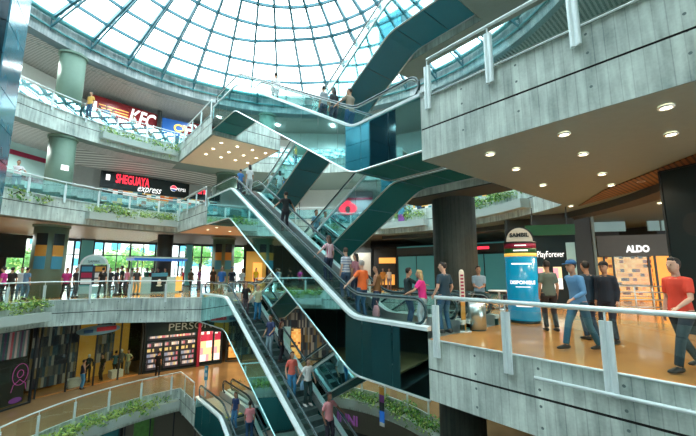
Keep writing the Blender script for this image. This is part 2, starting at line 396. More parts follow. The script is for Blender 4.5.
# extra bar mounted below the near railing
t = thing('grab_bar', 'thin horizontal steel bar fixed on the concrete face at lower right', 'bar', P(-2.9, 6.8, -.3))
mb = MB(); mb.tube([V((0, 0, 0)), E1*5.5], .032, 8); mb.build('bar', 'white_steel', t, True)
mb = MB()
for d in (.4, 2, 3.6, 5.2): mb.tube([E1*d, E1*d+E2*.14], .012, 6)
mb.build('bracket', 'white_steel', t)
# ------------------------------------------------------------ escalators
SA, SB = -7.7, -18.1
def escalator(label, zl, lane, up_left, under='under', BOT=-1.08, dz=0., group=None):
    n0 = 6.93 if lane == 1 else 8.62; n1 = n0+1.57
    if lane == 2: n0 += .12; n1 += .12
    def zz(s):
        t = (SA-s)/(SA-SB); t = t if up_left else 1-t
        t = min(max(t, 0), 1); e = .06    # eased ends
        if t < e: q = t*t/(2*e)
        elif t > 1-e: q = 1-e-(1-t)**2/(2*e)
        else: q = t-e/2
        return zl+H*q/(1-e)
    root = thing('escalator', label, 'escalator', P(SA, n0, zl), 0, group); O = P(SA, n0, zl)
    ss = [-5.3, SA]+[SA+(SB-SA)*t for t in (.02, .04, .06, .08, .2, .35, .5, .65, .8, .92, .94, .96, .98, 1)]+[-21.4]
    def strip(mb, n, zo0, zo1, mi=0, w=.0):
        for a, b in zip(ss, ss[1:]): mb.quad(P(a, n, zz(a)+zo0), P(b, n, zz(b)+zo0), P(b, n, zz(b)+zo1), P(a, n, zz(a)+zo1), mi)
    def fin(mb, nm, m, sm=False): o = mb.build(nm, m, root, sm); o.location = -O; return o
    raw = zz; TOPO = dz
    for n, nm in ((n0, 1), (n1, 0)):
        mb = MB(); cuts = [ -5.3-i*1.15 for i in range(15)]
        al = sorted(set(ss+[max(c, -21.4) for c in cuts]), reverse=True); al = [a for i, a in enumerate(al) if i == 0 or al[i-1]-a > .02]
        o_ = -.02 if nm else .02
        for a, b in zip(al, al[1:]):
            g = .012 if any(abs(a-c) < .02 for c in cuts) else 0
            mb.quad(P(a-g, n, zz(a-g)+BOT), P(b, n, zz(b)+BOT), P(b, n, zz(b)+.18+dz), P(a-g, n, zz(a-g)+.18+dz))
        fin(mb, 'side_cladding', 'mirror')
        mb = MB()
        for a, b in zip(ss, ss[1:]):
            # outer deck and white capping
            q0, q1 = n+o_*2, n+(.12 if nm else -.12)
            lo = min(q0, q1); hi = max(q0, q1)
            mb.hexa([P(a, lo, zz(a)+.18+dz), P(b, lo, zz(b)+.18+dz), P(b, hi, zz(b)+.18+dz), P(a, hi, zz(a)+.18+dz), P(a, lo, zz(a)+.26+dz), P(b, lo, zz(b)+.26+dz), P(b, hi, zz(b)+.29+dz), P(a, hi, zz(a)+.29+dz)])
        fin(mb, 'balustrade_deck', 'white_steel')
        mb = MB(); mb.tube([P(s, n, zz(s)+BOT) for s in ss], .03, 6); fin(mb, 'edge_trim', 'steel')
        c = n+(.12 if nm else -.12)
        e0, e1 = -5.75, -20.95
        gs = [e0]+[s for s in ss if e1 < s < e0]+[e1]
        mb = MB()
        for a, b in zip(gs, gs[1:]):
            mb.hexa([P(a, c-.008, zz(a)+.29+dz), P(b, c-.008, zz(b)+.29+dz), P(b, c+.008, zz(b)+.29+dz), P(a, c+.008, zz(a)+.29+dz), P(a, c-.008, zz(a)+.86+dz), P(b, c-.008, zz(b)+.86+dz), P(b, c+.008, zz(b)+.86+dz), P(a, c+.008, zz(a)+.86+dz)])
        fin(mb, 'balustrade_glass', 'clearpane')
        def endcap(s0, sg): return [P(s0+sg*.32*math.sin(t), c, zz(s0)+.59+dz+.32*math.cos(t)) for t in [PI*i/8 for i in range(9)]]
        hp = list(reversed(endcap(e0, 1)))+[P(s, c, zz(s)+.91+dz) for s in gs[1:-1]]+endcap(e1, -1)
        mb = MB(); mb.tube(hp, .042, 8); belt = fin(mb, 'handrail', 'black', True)
        mb = MB(); mb.tube([p-V((0, 0, .045)) for p in hp], .026, 6); track = mb.build('handrail_track', 'steel', belt, True)
        mb = MB(); sk = n+(.24 if nm else -.24); strip(mb, sk, .0, .30+dz); fin(mb, 'skirt', 'steel')
    mb = MB()
    for a, b in zip(ss, ss[1:]): mb.quad(P(a, n0+.02, zz(a)+BOT), P(b, n0+.02, zz(b)+BOT), P(b, n1-.02, zz(b)+BOT), P(a, n1-.02, zz(a)+BOT))
    fin(mb, 'underside', under)
    for a in (-6.5, -7.7, -9.3, -11, -12.7, -14.4, -16.1, -18.1, -19.7):
        mb = MB(); mb.bar(P(a, n0+.1, zz(a)+BOT-.012), P(a, n1-.1, zz(a)+BOT-.012), .03, .03); fin(mb, 'seam_strip', 'roofsteel')
    # steps
    c0, c1 = n0+.28, n1-.28; run = .40; s = -6.9
    proto = None; i = 0
    mb = MB(); mb.hexa([P(0, c0, -.5), P(run, c0, -.5), P(run, c1, -.5), P(0, c1, -.5), P(0, c0), P(run, c0), P(run, c1), P(0, c1)])
    mb.hexa([P(.0, c0, .0), P(.05, c0, .0), P(.05, c1, .0), P(.0, c1, .0), P(.0, c0, .004), P(.05, c0, .004), P(.05, c1, .004), P(.0, c1, .004)], 1)
    if True:
        sm = mb.build('step', ['step', 'nosing'], root); me = sm.data; bpy.data.objects.remove(sm)
        s = SA-.2
        while s > SB-.1:
            o = bpy.data.objects.new('step', me); COL.objects.link(o); o.parent = root
            zi = max(zz(s), zz(s+run)) if False else zz(s+run*.5)
            o.location = P(s, 0, zi)-O; s -= run
    for a, b in ((-5.3, SA+.22), (SB+.0, -21.4)):
        mb = MB(); zf = zz(a) if a > -8 else zz(b)
        mb.hexa([P(a, c0, zf-.08), P(b, c0, zf-.08), P(b, c1, zf-.08), P(a, c1, zf-.08), P(a, c0, zf), P(b, c0, zf), P(b, c1, zf), P(a, c1, zf)]); fin(mb, 'landing_plate', 'steel')
        y = b if a > -8 else a; sg = 1 if a > -8 else -1
        mb = MB(); mb.hexa([P(y+sg*d, n_, zf+h_) for h_ in (.002, .012) for d, n_ in ((0, c0), (.12, c0), (.12, c1), (0, c1))]); fin(mb, 'yellow_comb_strip', 'yellow')
    return root, zz, (n0, n1)
G = 'crossing escalators'
ESC = {}
ESC['A'] = escalator('long escalator carrying riders up to the left from the right deck, middle of the picture', 0, 1, True, BOT=-1.36)
ESC['A2'] = escalator('highest mirror clad escalator under the roof rising to the left', H, 1, True, BOT=-1.08, dz=.22)
ESC['B'] = escalator('crowded lower escalator with the woman in red and the woman in white', -H, 1, True, BOT=-1.36)
ESC['G'] = escalator('lowest escalator with the couple in dark blue and pink at bottom left', -2*H, 1, True, BOT=-1.36)
ESC['E'] = escalator('dark undersided escalator climbing right to the balcony beside the round pillar', 0, 2, False)
ESC['C'] = escalator('blue undersided escalator climbing right just below the glass roof', H, 2, False, 'under_b')
ESC['F'] = escalator('mirror clad escalator behind the crowded lower one, rising right to the middle floor', -H, 2, False)
def on_esc(k, s, n=None):
    r, zz, (a, b) = ESC[k]; return P(s, (a+b)/2 if n is None else a+n, zz(s))
# ------------------------------------------------------------ roof
ZB, ZA, NR = 17.5, 21.6, 40
def roofp(R, a, dz=0.): return RP(R, a, ZB+(ZA-ZB)*(1-R/15.4)+dz+1.2*math.sin(PI*min(1, R/15.4))*.35)
RINGS = [15.4, 13.7, 12.0, 10.3, 8.7, 7.1, 5.6, 4.1, 2.6, 1.2]
mb = MB()
for j in range(len(RINGS)-1):
    for i in range(NR): mb.quad(roofp(RINGS[j], i*9), roofp(RINGS[j], i*9+9), roofp(RINGS[j+1], i*9+9), roofp(RINGS[j+1], i*9))
struct(mb.build('window_1', 'roofglass'))
mb = MB()
for i in range(NR):
    a = i*9
    for R0, R1 in zip(RINGS, RINGS[1:]): mb.bar(roofp(R0, a, -.12), roofp(R1, a, -.12), .15, .26)
struct(mb.build('trim_11', 'roofsteel'))
mb = MB()
for i in range(NR):
    a = i*9
    for R0, R1 in zip(RINGS[:-1], RINGS[1:]): mb.bar(roofp(R0, a, -.75+.06*(15.4-R0)), roofp(R1, a, -.75+.06*(15.4-R1)), .09, .09)
    for R0, R1 in zip(RINGS[:6:1], RINGS[1:7]): mb.bar(roofp(R0, a, -.75+.06*(15.4-R0)), roofp(R1, a, -.15), .035, .035)
    mb.bar(roofp(15.4, a, -.1), roofp(15.4, a, -.95), .06, .06)
struct(mb.build('trim_12', 'roofsteel'))
mb = MB()
for R in RINGS[1:]:
    for i in range(NR): mb.bar(roofp(R, i*9, -.08), roofp(R, i*9+9, -.08), .12, .2)
struct(mb.build('trim_13', 'roofsteel'))
mb = MB(); mb.tube([RP(15.25, a, ZB-.05) for a in range(0, 360, 3)], .17, 10, closed=True); struct(mb.build('trim_14', 'pipe', smooth=True))
mb = MB(); mb.tube([RP(15.4, a, 16.75) for a in range(0, 360, 3)], .07, 8, closed=True); struct(mb.build('trim_15', 'pipe', smooth=True))
# ------------------------------------------------------------ columns
def column(c, r, z0, z1, label, m='col', cap=True):
    t = thing('column', label, 'column', (c.x, c.y, z0))
    mb = MB(); mb.cyl((0, 0), r, 0, z1-z0, 40); o = mb.build('shaft', m, t, True)
    for p in o.data.polygons: p.use_smooth = abs(p.normal.z) < .5
    if m.startswith('conc'):
        ul = o.data.uv_layers.new(name='UVMap')
        for p in o.data.polygons:
            vs = [o.data.vertices[o.data.loops[l].vertex_index].co for l in p.loop_indices]
            th = [math.atan2(q.y, q.x) for q in vs]
            if max(th)-min(th) > PI: th = [x+2*PI if x < 0 else x for x in th]
            for l, q, h in zip(p.loop_indices, vs, th): ul.data[l].uv = (h*r, q.z*.3+3)
    if cap: mb = MB(); mb.cyl((0, 0), r+.09, z1-z0-.16, z1-z0-.02, 40); mb.build('capital', m if not m.startswith('conc') else 'soffit', t)
    return t
cl = V((-18.2, 21.4, 0)); cm = V((-10.7, 30.2, 0))
for k in (0, 1, 2):
    column(cl, .84 if k == 0 else .70, k*H, (k+1)*H-TH, {0: 'round green grey column with stacked posters at the far left of the middle floor', 1: 'round green column with a small white notice on the left balcony', 2: 'round green column beside the red sign on the top left balcony'}[k])
column(cm, .88, 0, H-TH, 'round column with posters behind the blue shirted man on the middle floor')
column(cm, .88, H, 2*H-TH, 'round column under the cream soffit of the upper left landing')
pc = P(-7.6, 11.75)
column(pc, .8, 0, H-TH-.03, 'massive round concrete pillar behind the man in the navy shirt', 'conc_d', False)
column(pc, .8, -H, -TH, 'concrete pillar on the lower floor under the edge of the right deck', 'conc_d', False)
mb = MB(); mb.prism([(p.x, p.y) for p in (P(-9.3, 10.4), P(-5.3, 10.4), P(-5.3, 11.8), P(-9.3, 11.8))], H-TH-.04, H-TH); struct(mb.build('trim_8', 'conc_d'))
column(V((-14.2, 27.2, 0)), .55, 0, H-TH, 'slim dark pier behind the kiosk with the blue canopy', 'walld', False)
# ------------------------------------------------------------ camera, world
cam = bpy.data.cameras.new('camera'); co = bpy.data.objects.new('camera', cam); COL.objects.link(co)
cam.sensor_width = 36; cam.lens = FPX/696*36; co.location = (0, 0, EYE); co.rotation_euler = (PI/2+PITCH, 0, 0); cam.clip_start = .05; cam.clip_end = 500
bpy.context.scene.camera = co
sc = bpy.context.scene
wd = bpy.data.worlds.new('w'); sc.world = wd; wd.use_nodes = True
bg = wd.node_tree.nodes['Background']; bg.inputs[0].default_value = (.86, .97, 1, 1); bg.inputs[1].default_value = 5.0
sc.view_settings.view_transform = 'Standard'; sc.view_settings.look = 'None'; sc.view_settings.gamma = 1; sc.view_settings.use_curve_mapping = False
sc.view_settings.exposure = .48
# ------------------------------------------------------------ walls, shops, signs
def A_(u, R, v=270): return ang(at_r(u, v, R))
def panel(mb, o, r, w, h, mi=0, d=0.):
    a = V(o); b = a+r*w; mb.quad(a, b, b+V((0, 0, h)), a+V((0, 0, h)), mi, [(0, 0), (w, 0), (w, h), (0, h)])
class Unit:
    def __init__(s, R, a0, a1, z, name, label, cat, group=None):
        p, q = RP(R, a0, z), RP(R, a1, z); s.o = p; s.r = (q-p).normalized(); s.w = (q-p).length; s.n = s.r.cross(V((0, 0, 1)))
        s.root = thing(name, label, cat, p, math.atan2(s.r.y, s.r.x), group)
    def box(s, name, m, x0, x1, z0, z1, y0=0., y1=.1, uv=False, parent=None, label=None):
        # local frame: +x along, -y towards viewer
        mb = MB()
        mb.hexa([V((x, y, z)) for z in (z0, z1) for x, y in ((x0, -y1), (x1, -y1), (x1, -y0), (x0, -y0))])
        if uv: mb.quad((x0, -y1-.004, z0), (x1, -y1-.004, z0), (x1, -y1-.004, z1), (x0, -y1-.004, z1), 0, [(0, 0), (x1-x0, 0), (x1-x0, z1-z0), (0, z1-z0)])
        o = mb.build(name, m, parent or s.root)
        if label: o['label'] = label
        return o
    def frame(s, name, m, x0, x1, z0, z1, t=.08, y0=0., y1=.14, parent=None):
        mb = MB()
        for a, b, c, d in ((x0, x1, z1-t, z1), (x0, x1, z0, z0+t), (x0, x0+t, z0+t, z1-t), (x1-t, x1, z0+t, z1-t)):
            mb.hexa([V((x, y, z)) for z in (c, d) for x, y in ((a, -y1), (b, -y1), (b, -y0), (a, -y0))])
        return mb.build(name, m, parent or s.root)
    def text(s, name, body, size, x, z, m, y=.14, **kw):
        return text(name, body, size, (x, -y, z), (1, 0, 0), m, s.root, **kw)
    def disc(s, name, m, x, z, rx, rz, y=.12, t=.05, n=32, a0=0, a1=2*PI, parent=None):
        mb = MB(); pts = [(x+rx*math.cos(a0+(a1-a0)*i/n), z+rz*math.sin(a0+(a1-a0)*i/n)) for i in range(n+(a1-a0 < 6))]
        mb.prism(pts, 0, t); o = mb.build(name, m, parent or s.root)
        for v in o.data.vertices: v.co = V((v.co.x, -y-v.co.z, v.co.y))
        o.data.flip_normals(); return o
C_ = lambda *a: a
M['red'] = mat('red sign', (.30, .008, .014), .4); M['redlit'] = mat('lit red letters', (.8, .03, .05), .4, emit=(1, .03, .06), es=1.6)
M['white_l'] = mat('white letters', (.9, .9, .9), .4, emit=(1, 1, 1), es=.8); M['blue_s'] = mat('blue sign', (.01, .10, .36), .4, emit=(.01, .12, .5), es=.35)
M['navy_s'] = mat('dark sign board', (.008, .022, .028), .35); M['amber_l'] = mat('amber letters', (.75, .5, .12), .4, emit=(1, .6, .1), es=.5)
M['warm'] = mat('self lit warm wall', (.8, .42, .10), .6, emit=(1, .42, .08), es=.7, noise=.3, nscale=1.5)  # emission in the wall stands in for warm shop lighting
M['amberw'] = mat('self lit amber wall', (.62, .38, .08), .6, emit=(1, .52, .06), es=.10, noise=.3, nscale=1.)  # amber shop light put into the wall as emission
M['shopglass'] = glassmat('shop glass', (.88, .92, .88), .02)
M['winglass'] = glassmat('window glass', (.92, .97, .97), .03)
M['tealp'] = mat('frosted teal panel', (.10, .34, .34), .35, emit=(.1, .5, .5), es=.10, noise=.15, nscale=.6)
M['tealpale'] = mat('pale frosted glass', (.36, .56, .55), .4, emit=(.5, .8, .8), es=.06, noise=.2, nscale=.8)
M['tealdark'] = mat('dark teal shop glass', (.02, .13, .14), .25)
M['purple'] = mat('purple letters', (.30, .08, .36), .4, emit=(.6, .2, .75), es=.12)
M['pink'] = mat('pink neon', (.7, .1, .5), .4, emit=(1, .4, .7), es=.03)
M['food'] = mosaic('backlit menu boards', [(.7, .25, .03), (.55, .10, .03), (.8, .8, .75), (.03, .03, .03), (.05, .25, .3), (.8, .5, .1), (.85, .85, .8), (.15, .35, .4)], .34, .28, .3)
M['goods'] = mosaic('self lit shelf goods', [(.6, .6, .62), (.04, .04, .05), (.45, .14, .2), (.6, .5, .22), (.2, .26, .4), (.62, .5, .46), (.03, .03, .03), (.42, .36, .4)], .11, .36, .38, gap=.42)  # shop lighting put into the goods as emission
M['goods_w'] = mosaic('self lit shoes on shelves', [(.75, .33, .07), (.8, .42, .10), (.08, .03, .015), (.85, .5, .16), (.7, .3, .06), (.25, .06, .02), (.8, .4, .1)], .19, .26, .55, gap=.3, dark=(.85, .42, .11))  # shoes and shelves glow in place of shelf lighting
M['clothes'] = mosaic('self lit clothes', [(.02, .02, .03), (.10, .09, .08), (.03, .06, .08), (.16, .12, .05), (.015, .02, .03), (.05, .05, .05), (.25, .24, .2)], .13, .6, .12)  # faint emission in the cloth stands in for shop light
M['garm'] = mosaic('self lit coloured garments', [(.45, .08, .12), (.12, .18, .2), (.5, .35, .38), (.1, .05, .12), (.35, .3, .33), (.04, .1, .12)], .11, 9., .10)  # garments glow faintly in place of shop light
M['poster'] = mosaic('red and white poster', [(.75, .3, .35), (.85, .8, .75), (.35, .02, .05), (.7, .55, .3), (.4, .03, .06), (.8, .75, .7)], .21, .5, .8)
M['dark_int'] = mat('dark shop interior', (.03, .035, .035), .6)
M['ovalsign'] = mat('grey blue sign', (.16, .30, .34), .5); M['mattred'] = mat('matt red', (.5, .03, .04), .5); M['mattblue'] = mat('matt blue', (.03, .10, .22), .5); M['mattpurple'] = mat('matt purple', (.22, .06, .30), .6)
M['crimson'] = mat('crimson band', (.35, .02, .07), .5)
M['pale_band'] = mat('cream band', (.75, .72, .62), .5)
M['orange_b'] = mat('ochre board', (.60, .30, .05), .5); M['blue_b'] = mat('blue board', (.05, .28, .42), .5)
# ring walls
def ring_wall(R, a0, a1, z0, z1, m, name='wall_back', n=40):
    mb = MB(); p = arc(R, a0, a1, n)
    for a, b in zip(p, p[1:]): mb.quad(a+V((0, 0, z0)), b+V((0, 0, z0)), b+V((0, 0, z1)), a+V((0, 0, z1)))
    return struct(mb.build(name, m))
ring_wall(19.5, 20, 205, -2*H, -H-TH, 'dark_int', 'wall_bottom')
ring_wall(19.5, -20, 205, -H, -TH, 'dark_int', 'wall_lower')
ring_wall(21, 40, 205, H, 2*H-TH, 'wallw', 'wall_upper')
ring_wall(21.5, 40, 205, 2*H, 3*H-TH, 'wallw', 'wall_top')
aM = A_(243, 24)
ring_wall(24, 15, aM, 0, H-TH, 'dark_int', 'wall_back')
# ---- street-side glazing, far left of the middle floor
a0, a1 = 153, aM
N_ = 9
ring_wall(24, 153, 206, 0, H-TH, 'walld', 'wall_side')
def glazing():
    g = MB(); fr = MB(); pts = arc(24, a0, a1, N_)
    for i, (p, q) in enumerate(zip(pts, pts[1:])):
        g.quad(p+V((0, 0, .1)), q+V((0, 0, .1)), q+V((0, 0, 4.1)), p+V((0, 0, 4.1)))
        fr.bar(p, p+V((0, 0, 4.2)), .14, .14)
        m_ = (p+q)/2; fr.bar(m_, m_+V((0, 0, 4.2)), .07, .09)
        for z, h in ((.1, .15), (1.15, .06), (2.9, .08), (4.15, .25)): fr.bar(p+V((0, 0, z)), q+V((0, 0, z)), .09, h)
    struct(g.build('window_2', 'winglass')); struct(fr.build('trim_16', 'frame'))
glazing()
for u0, u1, lb in ((-6, 22, 'dark blind hanging over the far left street window'),):
    U = Unit(23.6, A_(u0, 23.6), A_(u1, 23.6), 0, 'window_blind', lb, 'blind'); U.box('fabric', 'navy_s', 0, U.w, 2.5, 4.1); U.box('roller', 'frame', 0, U.w, 4.1, 4.25)
for u0, u1, lb in ((77, 92, 'tall teal glass panel beside the arched directory'), (184, 192, 'narrow teal panel left of the posters column')):
    U = Unit(23.4, A_(u0, 23.4), A_(u1, 23.4), 0, 'glass_partition', lb, 'partition'); U.box('pane', 'tealp', .1, U.w-.1, .1, 4.1); U.frame('frame', 'frame', 0, U.w, 0, 4.25)
# ---- outside: street, trees, houses
mb = MB(); mb.prism([(p.x, p.y) for p in arc(120, 100, 230, 20)+arc(29.0, 230, 100, 20)], -.6, -.5)
M['street'] = mat('pale street', (.5, .47, .45), .8); struct(mb.build('floor', 'street'))
def leaves(mb, c, rx, ry, rz, n, size, mi=(0, 1), rnd=random):
    for _ in range(n):
        while True:
            p = V((rnd.uniform(-1, 1), rnd.uniform(-1, 1), rnd.uniform(-1, 1)))
            if .25 < p.length < 1: break
        q = V(c)+V((p.x*rx, p.y*ry, p.z*rz)); d = V((rnd.gauss(0, 1), rnd.gauss(0, 1), rnd.gauss(0, .8)-.3)).normalized(); e = d.cross(V((rnd.gauss(0, 1), rnd.gauss(0, 1), 1))).normalized()
        l = size*rnd.uniform(.6, 1.3); w = l*.45
        mb.quad(q, q+d*l*.5+e*w*.5, q+d*l, q+d*l*.5-e*w*.5, rnd.choice(mi))
def tree(c, h, r, label):
    t = thing('street_tree', label, 'tree', c, 0, 'street trees outside the windows')
    mb = MB(); mb.tube([V((0, 0, 0)), V((.1, 0, h*.35)), V((-.05, .1, h*.7))], .15, 8, rad=[.18, .13, .07]); mb.build('trunk', 'soil', t, True)
    mb = MB(); mb.ball((0, 0, h*.68), r*.7, 1, 10, 7, (1, 1, .8)); leaves(mb, (0, 0, h*.68), r, r, r*.85, 500, .4); mb.build('crown', ['leaf_y', 'leaf'], t)
for i, (u, R, h, r) in enumerate(((12, 36, 4.6, 1.9), (36, 33, 4.6, 1.9), (108, 36, 4.4, 2.1), (130, 39, 5.2, 2.2), (152, 34, 4.4, 1.8), (198, 36, 6.2, 2.2), (232, 35, 6.2, 2.4))):
    p = at_r(u, 280, R); p.z = -.5; tree(p, h, r, 'yellow green street tree outside the left windows')
for i, (u, R, w, h, m) in enumerate(((75, 70, 15, 15, 'wallw'), (127, 85, 15, 9, 'pale_band'), (180, 70, 14, 14, 'wallw'), (5, 60, 15, 12, 'pale_band'))):
    p = at_r(u, 280, R); p.z = -.5
    t = thing('street_building', ['white house across the street behind the arched directory', 'cream low house across the street behind the group of visitors', 'white tall house across the street behind the blue kiosk canopy', 'cream house seen through the leftmost street window'][i], 'building', p, math.radians(ang(p)-90))
    mb = MB(); mb.box((0, 3, h/2), (w, 6, h)); mb.build('wall', m, t)
    for j in range(5):
        for z in (3, 6.2, 9.4):
            if z+2 < h: mb = MB(); mb.box((-w/2+w*(j+.5)/5, -.02, z+.6), (w*.11, .1, 1.4)); mb.build('window', 'blue_b', t)
# ---- upper and top storeys, left
U = Unit(19.6, 180, A_(52, 19.6, 150), H, 'painted_partition', 'white partition with two crimson stripes behind the man on the left balcony', 'partition')
U.box('panel', 'tealpale', 0, U.w, 0, 4.3, -.1, 0); U.box('stripe', 'crimson', 0, U.w, 3.45, 3.75); U.box('stripe', 'crimson', 0, U.w, 1.9, 2.2); U.box('doorway', 'dark_int', U.w-3.4, U.w-2.1, 0, 1.9)
U = Unit(19.8, 183, A_(64, 19.8, 75), 2*H, 'white_partition', 'blank white partition at the top left beside the tiled tower', 'partition')
U.box('panel', 'wallw', 0, U.w, 0, 4.3, -.1, 0)
U = Unit(18.6, A_(99, 18.6, 190), A_(188, 18.6, 195), H, 'food_counter', 'dark signed food counter with red and white lettering on the left balcony', 'shopfront')
W = U.w; U.box('sign_board', 'navy_s', 0, W, 2.25, 3.55, 0, .2); U.box('menu_board', 'food', .2, W-.1, 1.0, 2.2, 0, .1, True); U.box('counter', 'wallw', .2, W-.1, 0, 1.0, 0, .6); U.box('counter_front', 'food', .3, W-.2, .1, .9, .6, .62, True)
U.text('lettering', 'SHEGUAYA', 1.0, W*.33, 3.05, 'redlit', .24, bold=.015, width=W*.36); U.text('script_lettering', 'express', .85, W*.52, 2.55, 'white_l', .26, shear=.4, width=W*.27)
U.box('logo_tile', 'white_l', W*.05, W*.09, 2.85, 3.3, .2, .24); U.disc('logo_disc', 'white_l', W*.80, 2.95, .26, .26, .22); U.disc('logo_red', 'redlit', W*.80, 2.95, .24, .24, .25, .03, a0=0, a1=PI); U.disc('logo_blue', 'blue_s', W*.80, 2.95, .24, .24, .25, .03, a0=PI*1.1, a1=PI*1.9)
U.text('drink_lettering', 'PEPSI', .38, W*.89, 2.9, 'white_l', .24)
# perforated bulkhead over the counter
mb = MB(); p, q = arc(16.6, A_(75, 16.6, 160), A_(225, 16.6, 190), 16), arc(18.5, A_(75, 18.5, 160), A_(225, 18.5, 190), 16)
for i in range(16): mb.quad(q[i]+V((0, 0, H+3.6)), q[i+1]+V((0, 0, H+3.6)), p[i+1]+V((0, 0, 2*H-TH-.05)), p[i]+V((0, 0, 2*H-TH-.05)))
struct(mb.build('ceiling', 'slat_l'))
U = Unit(19.2, A_(91, 19.2, 100), A_(158, 19.2, 120), 2*H, 'fast_food_shopfront', 'red shopfront with three big white letters on the top balcony', 'shopfront')
W = U.w; U.box('sign_board', 'red', 0, W, 2.1, 3.9, 0, .2); U.text('lettering', 'KFC', 1.75, W*.74, 3.0, 'white_l', .25, shear=.25, bold=.04, width=W*.42)
for z in (3.25, 3.0, 2.8): U.box('gold_stripe', 'amber_l', W*.1, W*.52, z, z+.06, .2, .22)
U.box('white_logo_panel', 'white_l', W*.02, W*.07, 2.2, 3.4, .2, .24); U.box('counter', 'food', 0, W, 0, 1.1, 0, .5, True); U.box('menu_board', 'food', 0, W, 1.3, 2.1, 0, .1, True)
U = Unit(19.0, A_(160.5, 19., 125), A_(206, 19., 135), 2*H, 'snack_shopfront', 'blue shopfront with yellow lettering at the end of the top balcony', 'shopfront')
W = U.w; U.box('sign_board', 'blue_s', .1, W, 2.1, 3.7, 0, .2); U.text('lettering', 'CREPS', 1.0, W*.62, 2.95, 'amber_l', .25, bold=.03); U.box('post', 'walld', -.3, 0, 0, 4.2, 0, .3); U.box('counter', 'tealpale', .1, W, 0, 1.1, 0, .5)
# back of the upper storeys
U = Unit(19.5, A_(232, 19.5, 200), A_(300, 19.5, 200), H, 'shopfront', 'dark glazed shopfront behind the top of the long escalator', 'shopfront'); U.box('interior', 'goods', .2, U.w-.2, .3, 2.6, -.3, 0, True); U.box('glass', 'shopglass', .1, U.w-.1, .1, 2.9, .05, .08); U.frame('frame', 'frame', 0, U.w, 0, 3.2); U.box('fascia_board', 'navy_s', 0, U.w, 3.2, 3.9)
def mirrored(u, v, n, R):
    # where a ray that bounces off the mirror cladding at depth n meets the wall of radius R
    d = ray(u, v); o = V((0, 0, EYE)); t = (n-o.dot(E2))/d.dot(E2); q = o+d*t; d = d-E2*2*d.dot(E2)
    ox, oy = q.x-C0.x, q.y-C0.y; a = d.x*d.x+d.y*d.y; b = 2*(ox*d.x+oy*d.y); c = ox*ox+oy*oy-R*R
    return q+d*((-b+math.sqrt(b*b-4*a*c))/(2*a))
q_ = mirrored(348, 209, 8.74, 18.8); EA = ang(q_); print('emblem at', EA, q_.z)
U = Unit(18.8, EA+8, EA-8, H, 'shopfront', 'lilac grey shopfront with a round red emblem, seen mirrored beside the escalators', 'shopfront'); W = U.w
U.box('wall_panel', 'wall_lilac', 0, W, 0, 3.3, -.1, 0); U.box('red_band', 'crimson', 0, W, 3.3, 3.5); U.box('upper_band', 'wall_lilac', 0, W, 3.5, 4.2, -.1, 0)
ez = q_.z-H; U.disc('emblem_disc', 'redlit', W*.5, ez, .95, .62, .1); U.disc('emblem_centre', 'walld', W*.5, ez-.1, .28, .4, .16); U.disc('emblem_top', 'redlit', W*.5, ez+.5, .4, .35, .1)
U.box('entrance', 'dark_int', .1, W*.2, 0, 2.2, 0, .05); U.box('display', 'food', W*.55, W*.9, .2, 1.3, 0, .06, True)
U = Unit(18.5, A_(395, 18.5, 205), A_(545, 18.5, 205), H, 'shopfront', 'bright shop windows behind the balcony right of the pillar', 'shopfront'); U.box('interior', 'food', .2, U.w-.2, .2, 2.4, -.3, 0, True); U.frame('frame', 'frame', 0, U.w, 0, 2.8); U.box('fascia_board', 'wallw', 0, U.w, 2.8, 4.2)
# ---- middle floor, back and right
def shop(u0, u1, R, z, name, label, h=3.4, v=265): return Unit(R, A_(u0, R, v), A_(u1, R, v), z, name, label, 'shopfront')
U = shop(246, 266, 20, 0, 'yellow_cafe', 'yellow walled cafe front right of the street windows'); W = U.w; U.box('wall_panel', 'amberw', 0, W, 0, 3.4); U.box('opening', 'warm', W*.35, W*.8, .1, 2.3, .1, .12); U.box('fascia_board', 'navy_s', 0, W, 3.4, 4.2, 0, .15)
U = shop(268, 344, 19, 0, 'shopfront', 'dim shopfront with warm shelves behind the far railing'); W = U.w
U.box('interior', 'clothes', 0, W, .1, 3.2, -.3, -.2, True); U.box('lit_shelf', 'goods_w', W*.45, W*.75, 1.6, 2.6, -.2, 0, True); U.frame('frame', 'frame', 0, W, 0, 3.3); U.box('fascia_board', 'navy_s', 0, W, 3.3, 4.3, 0, .15)
U = shop(346, 371, 18.5, 0, 'shopfront', 'cream shopfront panel behind the women on the long escalator'); W = U.w
U.box('wall_panel', 'pale_band', 0, W, 0, 3.2); U.box('fascia_board', 'walld', 0, W, 3.2, 4.3)
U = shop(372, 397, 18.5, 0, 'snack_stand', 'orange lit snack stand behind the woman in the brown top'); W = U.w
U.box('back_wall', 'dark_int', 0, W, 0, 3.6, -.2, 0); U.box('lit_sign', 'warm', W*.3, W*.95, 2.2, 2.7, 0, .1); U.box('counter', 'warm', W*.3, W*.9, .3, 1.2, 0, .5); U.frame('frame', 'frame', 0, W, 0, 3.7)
U = shop(398, 512, 18, 0, 'shopfront', 'wide frosted teal storefront behind the round pillar'); W = U.w
for i in range(5): U.box('frosted_panel', 'tealp', W*i/5+.05, W*(i+1)/5-.05, .1, 2.75, 0, .05)
U.frame('frame', 'frame', 0, W, 0, 2.9); U.box('fascia_board', 'walld', 0, W, 2.9, 3.5, 0, .2); U.box('upper_panel', 'tealp', 0, W, 3.5, 3.6, 0, .1); U.box('red_sign', 'redlit', W*.76, W*.85, 3.12, 3.3, .2, .23)
